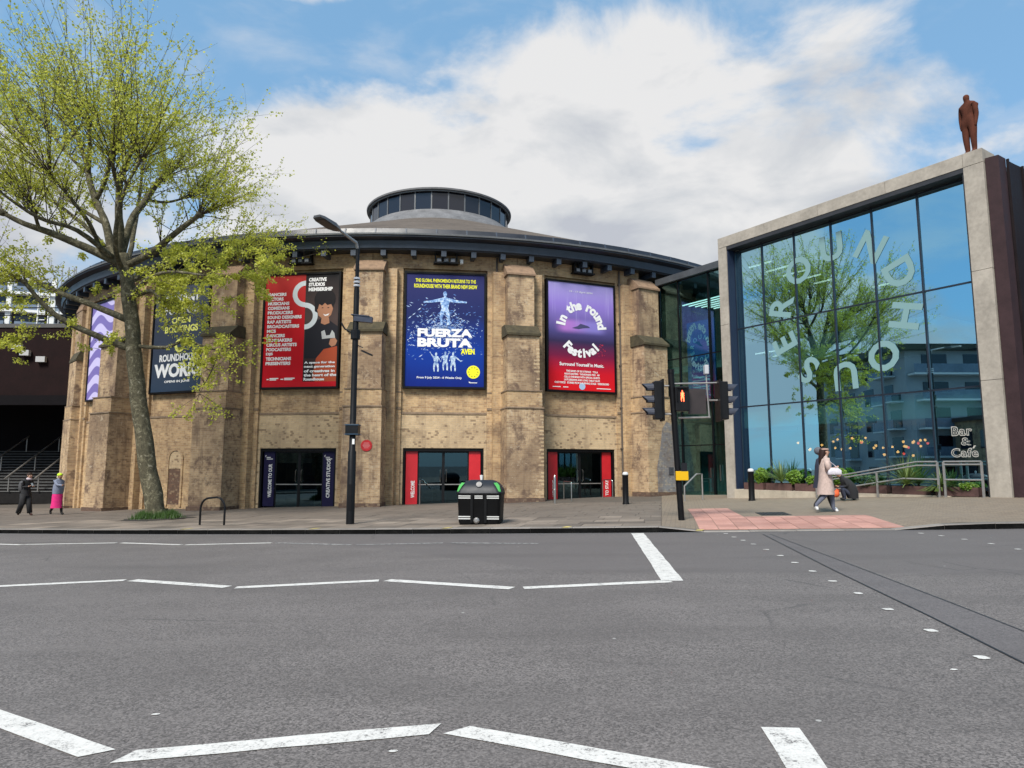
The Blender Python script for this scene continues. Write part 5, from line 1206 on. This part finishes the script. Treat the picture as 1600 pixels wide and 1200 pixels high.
# denser low foliage drooping over the eaves side
for _ in range(78):
    px, py = rnd.uniform(225, 432), rnd.uniform(372, 470)
    if px > 400 and py > 440: continue
    p = TP(px, py, rnd.uniform(-2.6, 2.2)); shoot(p, Vector((rnd.gauss(.4,.6), rnd.gauss(0,.6), rnd.gauss(-.1,.3))).normalized(), rnd.uniform(.5,1.1), .009, 26, 0, -.05)
for _ in range(46):
    px, py = rnd.uniform(-60, 190), rnd.uniform(360, 560); p = TP(px, py, rnd.uniform(-2.4, 2.4)); shoot(p, Vector((rnd.gauss(-.3,.6), rnd.gauss(0,.6), rnd.gauss(.1,.4))).normalized(), rnd.uniform(.5,1.0), .009, 16, 0, .0)
for _ in range(16):
    px, py = rnd.uniform(285, 345), rnd.uniform(515, 575); p = TP(px, py, rnd.uniform(-1.3, -.7)); shoot(p, Vector((rnd.gauss(0,.6), rnd.gauss(0,.4), rnd.gauss(-.1,.4))).normalized(), rnd.uniform(.3,.6), .007, 12, 0, .0)
tm.build('trunk', BARK, tree, smooth='all')
twm.build('twigs', varied('twig_bark', (.06,.045,.03), .9, .3, 6), tree)['kind'] = 'stuff'
lf.build('crown', leaf_mat('spring_leaf', (.38,.41,.04), (.66,.66,.11), .55), tree)['kind'] = 'stuff'
# soil pit and weeds
pit = MB(); n = 26; pts = []
for i in range(n): a = i*6.283/n; r_ = 1.0*(1+.12*math.sin(3*a)+.08*math.sin(5*a+1)); pts.append((TB.x+r_*1.15*math.cos(a), TB.y+r_*math.sin(a)))
pit.add([(x, y, zr(x, y)+.128) for x, y in pts]+[(TB.x, TB.y, TB.z+.07)], [(i, (i+1) % n, n) for i in range(n)]); o = pit.build('soil_pit', varied('dark_soil', (.028,.022,.016), .95, .4, 5, bs=.6), pave)
wd = MB(); rnd = random.Random(6)
for i in range(2600):
    a = rnd.uniform(0, 6.28); r_ = .34+abs(rnd.gauss(0, .15)); x, y = TB.x+.05+r_*1.2*math.cos(a), TB.y+r_*math.sin(a); h = rnd.uniform(.06, .42)*(1.25-min(1, r_)); z = zr(x, y)+.125; b = rnd.uniform(0, 6.28); l = rnd.uniform(.02,.05)
    wd.add([(x-l*.3, y, z), (x+l*.3, y, z), (x+math.cos(b)*l*1.5, y+math.sin(b)*l*1.5, z+h)], [(0,1,2)])
tag(wd.build('weeds', leaf_mat('weed_leaf', (.015,.04,.006), (.05,.11,.012), .2)), 'tuft of green weeds growing round the tree base', 'weeds', kind='stuff')

# ================================================================== PEOPLE
def person(name, loc, heading, H, top, bottom, skin, shoe, label, legs, arms, lean=0., head_dx=.015, group=None, seat=None, rad=1.):
    """legs/arms: [(knee, ankle, toe), ...], [(elbow, wrist, tip), ...] for left (+y) then right, in units of body height, facing +x"""
    pel = seat if seat else (0, 0, .515); pz = pel[2]; ln = lambda z: lean*(z-.515)
    T = lambda x, y, z: (pel[0]+x+ln(z), y, z-.515+pz)
    V = [T(0,0,.515), T(0,0,.60), T(.005,0,.71), T(0,0,.795), T(.008,0,.852), T(head_dx+.008,0,.885), T(head_dx+.004,0,.925), T(head_dx-.006,0,.965)]
    r_ = [.078*rad, .072*rad, .083*rad, .062*rad, .030, .044, .053, .040]; E_ = [(0,1),(1,2),(2,3),(3,4),(4,5),(5,6),(6,7)]; M_ = [1, 0, 0, 0, 2, 2, 2]
    for s_, (kn, an, to) in zip((1, -1), legs):
        b = len(V); V += [(pel[0], s_*.048, pz-.03), kn, an, to]; r_ += [.062, .041, .027, .022]; E_ += [(0,b),(b,b+1),(b+1,b+2),(b+2,b+3)]; M_ += [1, 1, 1, 3]
    for s_, (elb, wr, tip) in zip((1, -1), arms):
        b = len(V); V += [T(0, s_*.098, .80), elb, wr, tip]; r_ += [.040, .030, .020, .019]; E_ += [(3,b),(b,b+1),(b+1,b+2),(b+2,b+3)]; M_ += [0, 0, 0, 2]
    me = skin_mesh([tuple(c*H for c in v) for v in V], E_, [x*H for x in r_])
    segs = [(Vector(V[a])*H, Vector(V[b])*H, m_, (r_[a]+r_[b])/2*H) for (a, b), m_ in zip(E_, M_)]
    for p in me.polygons:
        c = p.center; best = 1e9
        for a, b, m_, rr in segs:
            ab = b-a; t = max(0, min(1, (c-a).dot(ab)/ab.length_squared)); dd = (c-(a+ab*t)).length-rr
            if dd < best: best = dd; p.material_index = m_
    for m_ in (top, bottom, skin, shoe): me.materials.append(m_)
    # fingers, nose, ears joined to the same body mesh
    bm = bmesh.new(); bm.from_mesh(me); ex = MB()
    for s_, (elb, wr, tip) in zip((1, -1), arms):
        w_, t_ = Vector(wr)*H, Vector(tip)*H; d = (t_-w_).normalized(); sd2 = d.cross(Vector((0,0,1))); sd2 = sd2.normalized() if sd2.length > .1 else Vector((0,1,0)); dn = d.cross(sd2)
        for k, L in enumerate((.034, .040, .038, .030)):
            b = t_+sd2*(k-1.5)*.010*H; ex.tube([b, b+d*L*.55*H, b+d*L*.85*H-dn*.012*H], [.0055*H, .005*H, .004*H], 5, mi=2)
        ex.tube([w_.lerp(t_, .4)-sd2*.016*H, w_.lerp(t_, .9)-sd2*.030*H, t_-sd2*.026*H+d*.012*H], [.006*H, .0055*H, .0045*H], 5, mi=2)
    hx, hz = T(head_dx, 0, .925)[0], T(0,0,.925)[2]
    ex.ball(((hx+.053)*H, 0, (hz-.008)*H), .011*H, .009*H, .014*H, 6, 4, 2)
    for s_ in (-1, 1): ex.ball((hx*H, s_*.054*H, (hz-.004)*H), .010*H, .005*H, .016*H, 6, 4, 2)
    xm = ex.mesh('x'); bm.from_mesh(xm); bm.to_mesh(me); bm.free(); bpy.data.meshes.remove(xm)
    me.polygons.foreach_set('use_smooth', [True]*len(me.polygons))
    root = empty(name, loc, heading, label, 'person', group); me.name = 'body'; link_mesh('body', me, root)
    fm = MB()
    for s_ in (-1, 1): fm.ball(((hx+.047)*H, s_*.018*H, (hz+.004)*H), .006*H, .008*H, .005*H, 6, 4)
    fm.build('eyes', HR, root); MB().ball(((hx+.047)*H, 0, (hz-.030)*H), .005*H, .013*H, .004*H, 6, 4).build('mouth', flat('lips', (.30,.10,.09)), root)
    return root, H, (hx, hz)
def garment(root, H, rows, mt, name='coat', n=20, wob=.0, seed=1):
    rnd = random.Random(seed); ph = rnd.uniform(0, 6)
    R_ = [[((cx+rx*math.cos(k*6.2832/n)*(1+wob*math.sin(k*6.2832/n*5+ph)*i/len(rows)))*H, ry*math.sin(k*6.2832/n)*(1+wob*math.sin(k*6.2832/n*4+ph)*i/len(rows))*H, z*H) for k in range(n)] for i, (z, rx, ry, cx) in enumerate(rows)]
    return loft(R_, False).build(name, mt, root, smooth='all')
SKIN = varied('skin_light', (.46,.27,.19), .55, .1, 10); SKIN2 = varied('skin_mid', (.33,.18,.11), .55, .1, 10)
def cloth(name, col): return varied(name, col, .85, .25, 14, bs=.2)
BLK = cloth('black_cloth', (.012,.012,.014)); GRYB = cloth('grey_blue_fleece', (.17,.19,.26)); PINK = cloth('hot_pink', (.62,.015,.17)); BEIGE = cloth('beige_wool', (.43,.33,.29)); JEAN = cloth('grey_jeans', (.10,.11,.15)); NAVYC = cloth('navy_cloth', (.02,.025,.045))
WSH = flat('white_trainer', (.72,.72,.72)); BSH = flat('black_boot', (.012,.012,.012)); BRSH = flat('brown_shoe', (.05,.02,.016)); NEONG = cloth('neon_green', (.55,.80,.03))
KH = math.atan(dYk(-10))
# person in black with phone and rucksack
def walk(fx=.0, st=1.):
    return [((.075*st, .045, .285), (.125*st, .045, .045), (.195*st, .048, .022)), ((.01*st, -.045, .285), (-.155*st, -.045, .085), (-.115*st, -.048, .018))]
def place(px, py, d_extra=0): p = ground(px, py, .12); return p
pa = ground(38, 801, .12); PA = Vector((pa.x, pa.y, 0))*.90; PA.z = zr(PA.x, PA.y)+.118
r, H, h = person('person', PA, KH, 1.78, BLK, BLK, SKIN, BRSH, 'person in black clothes with a rucksack, walking and looking at a phone', walk(), [((.02,.125,.66), (.12,.06,.67), (.15,.045,.68)), ((.02,-.125,.66), (.12,-.06,.67), (.15,-.045,.68))], lean=.10, head_dx=.04, group='people on the pavement')
garment(r, H, [(.60,.085,.10,.005), (.52,.09,.105,.0), (.45,.092,.105,.0)], BLK, 'jacket_hem')
for s_, kx in ((1, .11), (-1, -.135)): garment(r, H, [], BLK) if False else MB().tube([(.0*H, s_*.05*H, .5*H), (.35*kx*H+.03, s_*.048*H, .3*H), (kx*H, s_*.046*H, .065*H)], [.075*H, .058*H, .052*H], 10).build('wide_trouser_leg', BLK, r, smooth='all')
MB().ball(((h[0]-.015)*H, 0, (h[1]+.018)*H), .062*H, .060*H, .052*H, 12, 8).build('hair', flat('hair_dark', (.03,.017,.012)), r, smooth='all')
MB().lathe([(.05*H,-.02*H),(.062*H,.0),(.055*H,.025*H),(.04*H,.035*H)], 12, ((h[0]-.02)*H, 0, (h[1]-.085)*H)).build('scarf', flat('scarf_pale', (.5,.42,.45)), r)
ph = MB().box(.0, .012, -.035, .035, -.06, .07).build('phone', flat('phone_grey', (.3,.34,.36), .2), None, rot=(0, R(-30), KH)); ph.location = PA + Matrix.Rotation(KH, 3, 'Z') @ Vector((.178*H, 0, .715*H)); tag(ph, 'mobile phone held by the person in black', 'phone')
bp = empty('rucksack', PA, KH, 'grey and black rucksack on the back of the person in black', 'bag'); loft([[(x-.19, y, z) for x, y in rbox(hx, hy, .05)] for z, hx, hy in ((.98,.07,.10), (1.02,.10,.14), (1.25,.11,.15), (1.40,.08,.12), (1.43,.05,.08))]).build('sack', cloth('sack_grey', (.06,.06,.065)), bp, smooth='all'); MB().box(-.31, -.29, -.09, .09, 1.05, 1.2).build('pocket', flat('sack_light', (.4,.4,.4)), bp)
# woman in pink skirt and lime hat
pa = ground(88, 799, .12); PB_ = Vector((pa.x, pa.y, 0))*.885; PB_.z = zr(PB_.x, PB_.y)+.118
r, H, h = person('person', PB_, KH, 1.72, GRYB, BSH, SKIN2, BSH, 'person in lime hat, grey-blue top and long bright pink skirt, walking', walk(st=.9), [((-.10,.11,.66), (-.13,.12,.53), (-.125,.12,.49)), ((.11,-.12,.715), (.25,-.11,.705), (.285,-.11,.71))], lean=.05, group='people on the pavement', rad=1.15)
garment(r, H, [(.545,.09,.105,0), (.45,.105,.12,.0), (.30,.115,.115,-.005), (.165,.135,.12,-.01)], PINK, 'skirt', wob=.08)
garment(r, H, [(.80,.07,.10,.035), (.70,.105,.125,.02), (.60,.105,.125,.01), (.50,.10,.118,.0)], GRYB, 'top')
MB().ball(((h[0]-.012)*H, 0, (h[1]+.026)*H), .062*H, .060*H, .046*H, 12, 8).build('hat', NEONG, r, smooth='all'); MB().ball(((h[0]-.045)*H, 0, (h[1]-.03)*H), .030*H, .05*H, .05*H, 10, 6).build('hair', flat('hair_pale', (.5,.45,.35)), r, smooth='all')
# two women by the cafe
PC = ground(1293, 801, .12); KH2 = math.atan(dYk(8))
legsC = [((.085, .04, .285), (.10, .04, .048), (.17, .045, .022)), ((-.01, -.04, .285), (-.17, -.04, .115), (-.15, -.045, .035))]
r, H, h = person('person', PC, KH2, 1.68, BEIGE, JEAN, SKIN, WSH, 'person in long beige coat, jeans and white trainers, walking past the cafe', legsC, [((.0,.13,.655), (.11,.07,.66), (.145,.04,.68)), ((.0,-.13,.655), (.11,-.10,.665), (.15,-.075,.685))], group='people on the pavement')
garment(r, H, [(.835,.04,.05,.01), (.81,.065,.11,.0), (.74,.085,.128,.005), (.62,.088,.118,.0), (.50,.10,.118,.0), (.36,.118,.125,-.005), (.275,.128,.13,-.01)], BEIGE, 'coat', wob=.05)
for s_ in (1, -1): MB().tube([(0, s_*.10*H, .80*H), (.0, s_*.135*H, .655*H), (.105*H, s_*.085*H, .662*H)], [.045*H,.042*H,.034*H], 10).build('sleeve', BEIGE, r, smooth='all')
HAIR = flat('hair_brown', (.025,.013,.011))
loft([[((h[0]-.012+dx)*H+rx*H*math.cos(k*.5236), ry*H*math.sin(k*.5236), (h[1]+z)*H) for k in range(12)] for z, rx, ry, dx in ((.068,.02,.02,-.01), (.055,.05,.05,-.012), (.02,.062,.062,-.015), (-.03,.055,.062,-.03), (-.09,.04,.062,-.05), (-.16,.03,.05,-.062), (-.21,.015,.03,-.068))]).build('hair', HAIR, r, smooth='all')
MB().lathe([(.057*H,.028*H),(.066*H,.032*H),(.066*H,.044*H),(.055*H,.048*H)], 14, ((h[0]-.012)*H, 0, h[1]*H)).build('headband', flat('band_pale', (.5,.34,.28)), r)
hb = empty('handbag', PC, KH2, 'pale grey shoulder bag under the arm of the person in beige', 'bag'); loft([[(x+.16, y-.24, z) for x, y in rbox(hx, hy, .03)] for z, hx, hy in ((.96,.15,.04), (.98,.17,.055), (1.08,.16,.05), (1.13,.10,.02))]).build('pouch', cloth('bag_pale', (.50,.48,.52)), hb, smooth='all'); MB().tube([(.03,-.24,1.11),(.03,-.20,1.34),(.27,-.24,1.11)], .010, 6).build('strap', cloth('bag_pale', (.50,.48,.52)), hb)
PD = Vector((PC.x*1.035-.12, PC.y*1.03, 0)); PD.z = zr(PD.x, PD.y)+.118
legsD = [((.07, .04, .285), (.14, .04, .05), (.205, .045, .03)), ((.0, -.04, .285), (-.15, -.04, .09), (-.11, -.045, .02))]
r, H, h = person('person', PD, KH2, 1.70, NAVYC, BLK, SKIN, WSH, 'person in dark clothes half hidden behind the beige coat', legsD, [((-.02,.13,.655), (.06,.12,.56), (.09,.115,.53)), ((-.03,-.13,.655), (.05,-.12,.56), (.08,-.115,.53))], head_dx=-.03, group='people on the pavement')
garment(r, H, [(.83,.045,.055,.0), (.80,.07,.11,-.01), (.70,.09,.125,-.01), (.52,.10,.12,-.015), (.36,.115,.12,-.03)], NAVYC, 'coat', wob=.05, seed=2)
MB().ball(((h[0]-.012)*H, 0, (h[1]+.010)*H), .066*H, .064*H, .062*H, 12, 8).build('hood', cloth('hood_grey', (.09,.095,.11)), r, smooth='all')
# crouching person with orange bundle
PE = pav(1334, 781.5)
legsE = [((-.20,.07,.22), (-.16,.06,.03), (-.23,.065,.016)), ((-.19,-.05,.22), (-.15,-.06,.03), (-.22,-.065,.016))]
legsE = [tuple((-a[0], a[1], a[2]) for a in l) for l in legsE]
r, H, h = person('person', PE, math.pi+KH2, 1.66, BLK, NAVYC, SKIN2, BSH, 'person in a black jacket crouching at the low wall with head bowed', legsE, [((.12,.12,.26), (.24,.05,.24), (.27,.03,.25)), ((.12,-.12,.26), (.24,-.05,.24), (.27,-.03,.25))], lean=.55, head_dx=.03, group='people on the pavement', seat=(0,0,.09))
garment(r, H, [(.42,.05,.08,.17), (.37,.09,.12,.13), (.28,.12,.135,.08), (.16,.115,.13,.03), (.03,.09,.12,.01)], BLK, 'jacket')
MB().ball(((h[0]-.012)*H, 0, (h[1]+.016)*H), .062*H, .060*H, .056*H, 12, 8).build('hair', flat('hair_auburn', (.05,.015,.012)), r, smooth='all')
ob_ = MB(); ob_.ball((0,0,.10), .11, .09, .11, 9, 6); ob_.ball((.06,.02,.20), .06, .06, .07, 8, 5)
o = ob_.build('orange_bundle', cloth('orange_cloth', (.60,.10,.03)), None, smooth='all'); cpos = PE + Matrix.Rotation(math.pi+KH2, 3, 'Z') @ Vector((.30*H, 0, .06*H)); o.location = (cpos.x, cpos.y, zr(cpos.x, cpos.y)+.25+extra(cpos.x, cpos.y)); tag(o, 'orange bundle held by the crouching person', 'bundle')

# ================================================================== LEFT BACKGROUND
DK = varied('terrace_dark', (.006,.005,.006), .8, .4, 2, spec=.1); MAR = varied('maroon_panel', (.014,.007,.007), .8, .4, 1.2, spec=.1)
tr_ = empty('terrace_stair', at(50, 772, 44), 0, 'dark outdoor stair with steel handrails under a raised deck', 'stairs')
b0 = at(50, 772, 44)
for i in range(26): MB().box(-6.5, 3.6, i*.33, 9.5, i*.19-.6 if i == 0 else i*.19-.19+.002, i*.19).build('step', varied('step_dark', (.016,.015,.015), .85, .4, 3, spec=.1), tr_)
for i in range(1, 26): MB().box(-6.5, 3.6, i*.33-.035, i*.33-.002, i*.19-.06, i*.19-.003).build('step_nosing', varied('nosing_grey', (.10,.10,.10), .7, .3, 3), tr_)
for x in (-4.0, -1.7, .2, 3.3):
    MB().tube([(x, -.2, .95), (x, 8.2, 5.75)], .05, 6).build('handrail', STEELD, tr_)
    for k in range(4): MB().tube([(x, .2+2.3*k, .15+1.32*k), (x, .2+2.3*k, 1.18+1.32*k)], .035, 6).build('rail_post', STEELD, tr_)
# shiny banner sheets leaning on the stair end
for i in range(8):
    xx_ = 1.5+.24*i; MB().tube([(xx_, -.25-.02*i, .05), (xx_+.9, -.05, 2.2)], .035, 4).build('leaning_pole', flat('pole_silver', (.35,.38,.45), .3), tr_)
dk = empty('raised_deck', at(40, 620, 43), 0, 'dark maroon raised deck with parapet beside the round hall', 'deck'); p = at(40, 620, 43); zt = at(40, 512, 43).z - p.z
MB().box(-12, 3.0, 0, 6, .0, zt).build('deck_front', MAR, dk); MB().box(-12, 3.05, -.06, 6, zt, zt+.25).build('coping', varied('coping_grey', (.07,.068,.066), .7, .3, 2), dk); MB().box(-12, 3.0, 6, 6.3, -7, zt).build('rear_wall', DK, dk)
MB().box(-12, 3.0, -.4, .0, -.55, .06).build('edge_beam', DK, dk)
for i in range(7): MB().box(-11.8+i*2.1, -11.7+i*2.1, -.03, .06, zt+.25, zt+1.3).build('rail_post', DK, dk)
MB().tube([(-12, .0, zt+1.3), (3, .0, zt+1.3)], .04, 6).build('rail', DK, dk); MB().tube([(-12, .0, zt+.8), (3, .0, zt+.8)], .03, 6).build('rail', DK, dk)
for x, z in ((-.4, 2.6), (.6, 2.2), (-.9, 3.0)): MB().box(x, x+.55, -.35, -.07, z, z+.35).build('floodlight', flat('flood_grey', (.42,.42,.42)), dk, rot=(0, 0, R(5)))
# ladder-like plant frame on the deck
o = empty('access_ladder', at(66, 507, 44), 0, 'white access ladder standing on the raised deck', 'ladder')
for x in (-.35, .35): MB().tube([(x, 0, -.05), (x, 0, 2.4)], .05, 5).build('stile', WHITE, o)
for k in range(6): MB().tube([(-.35, 0, .3+.38*k), (.35, 0, .3+.38*k)], .035, 5).build('rung', WHITE, o)
# white tower under construction
tw = at(40, 575, 112); tw.z = -3; ts_ = empty('apartment_tower', tw, R(18), 'white concrete apartment tower with open balconies beyond the deck', 'building'); TWW, TWD, NF = 9.5, 12, 11
MB().box(-TWW+.6, TWW-.6, .8, TWD, 0, 3.0*NF+.2).build('core', varied('tower_recess', (.05,.055,.065), .5, .5, .5), ts_)
for f in range(NF+1):
    z = 3.0*f
    MB().box(-TWW, TWW, -.6, TWD+.2, z, z+.42).build('floor_slab', WHITE, ts_)
    for x in (-TWW+.3, -TWW/3, TWW/3, TWW-.3): MB().box(x-.35, x+.35, -.2, .5, z+.422, z+2.998).build('column', WHITE, ts_)
    for a, b in ((-TWW+.7, -TWW/3-.4), (-TWW/3+.4, TWW/3-.4), (TWW/3+.4, TWW-.7)):
        MB().box(a, b, -.45, -.40, z+.43, z+1.4).build('balustrade', GLASSL if False else varied('balustrade_blue', (.16,.20,.26), .25, .3, .6), ts_)
        MB().box(a+.3, (a+b)/2-.1, .74, .79, z+.6, z+2.6).build('window', LANT, ts_); MB().box((a+b)/2+.1, b-.3, .74, .79, z+.6, z+2.6).build('window', LANT, ts_)
hm = at(96, 575, 100); hm.z = -2.5; o = empty('hoist_mast', hm, R(18), 'slender grey builder hoist mast beside the white tower', 'mast')
for x, y in ((-.9,0), (.9,0), (-.3,.9), (.4,.9)): MB().tube([(x, y, 0), (x, y, 34)], .09, 5).build('chord', STEELD, o)
for k in range(16): MB().tube([(-.9, 0, 2.1*k), (.9, 0, 2.1*k+2.1)], .05, 4).build('brace', STEELD, o)
# ------------------------------------------------------------------ opposite side of the street (seen mirrored in the cafe glass)
p0 = K(-54, -ROADW-4.5); ob = empty('corner_apartment_block', (p0.x, p0.y, p0.z), math.atan(dYk(-40)), 'white apartment block with dark balconies across the street, mirrored in the glass wall', 'building')
MB().box(-4, 16, -14, 0, -1, 15.5).build('wall', varied('render_white', (.42,.43,.44), .8, .1, 1), ob); MB().box(-5, 17, -15, 1.6, 15.5, 16.1).build('roof', BLACKM, ob)
for f in range(5):
    for i in range(3, 7):
        x = -14.5+i*4.3; z = 1.2+f*3.0
        MB().box(x, x+2.2, -.05, .04, z, z+1.9).build('window', LANT, ob)
        if i % 2 == 0: MB().box(x-.4, x+2.8, .04, 1.4, z-.35, z-.2).build('balcony', WHITE, ob); MB().box(x-.4, x+2.8, 1.36, 1.4, z-.2, z+.8).build('balcony_rail', varied('balustrade_blue', (.16,.20,.26), .25, .3, .6), ob)
for f in range(5):
    for i in range(3):
        y = -12+i*4; z = 1.2+f*3.0; MB().box(15.95, 16.05, y, y+2.2, z, z+1.9).build('window', LANT, ob)
    MB().box(16.05, 17.3, -13.5, -.2, f*3.0+.75, f*3.0+.95).build('balcony', WHITE, ob); MB().box(17.26, 17.3, -13.5, -.2, f*3.0+.95, f*3.0+1.9).build('balcony_rail', varied('balustrade_blue', (.16,.20,.26), .25, .3, .6), ob)
p1 = K(-30, -ROADW-8); ob = empty('terrace_of_shops', (p1.x, p1.y, p1.z), math.atan(dYk(-30)), 'brown brick shop terrace across the street, mirrored in the glass wall', 'building')
MB().box(-9, 16, -9, 0, -1, 7.0).build('wall', BRICKD, ob); MB().box(-9.3, 16.3, -9.2, .3, 7.0, 7.4).build('parapet', CONCD, ob)
for i in range(8): MB().box(-8.2+i*3, -6.4+i*3, -.05, .05, 4.2, 6.0).build('window', LANT, ob); MB().box(-8.4+i*3, -6.0+i*3, -.05, .06, .2, 2.8).build('shopfront', LANT, ob)
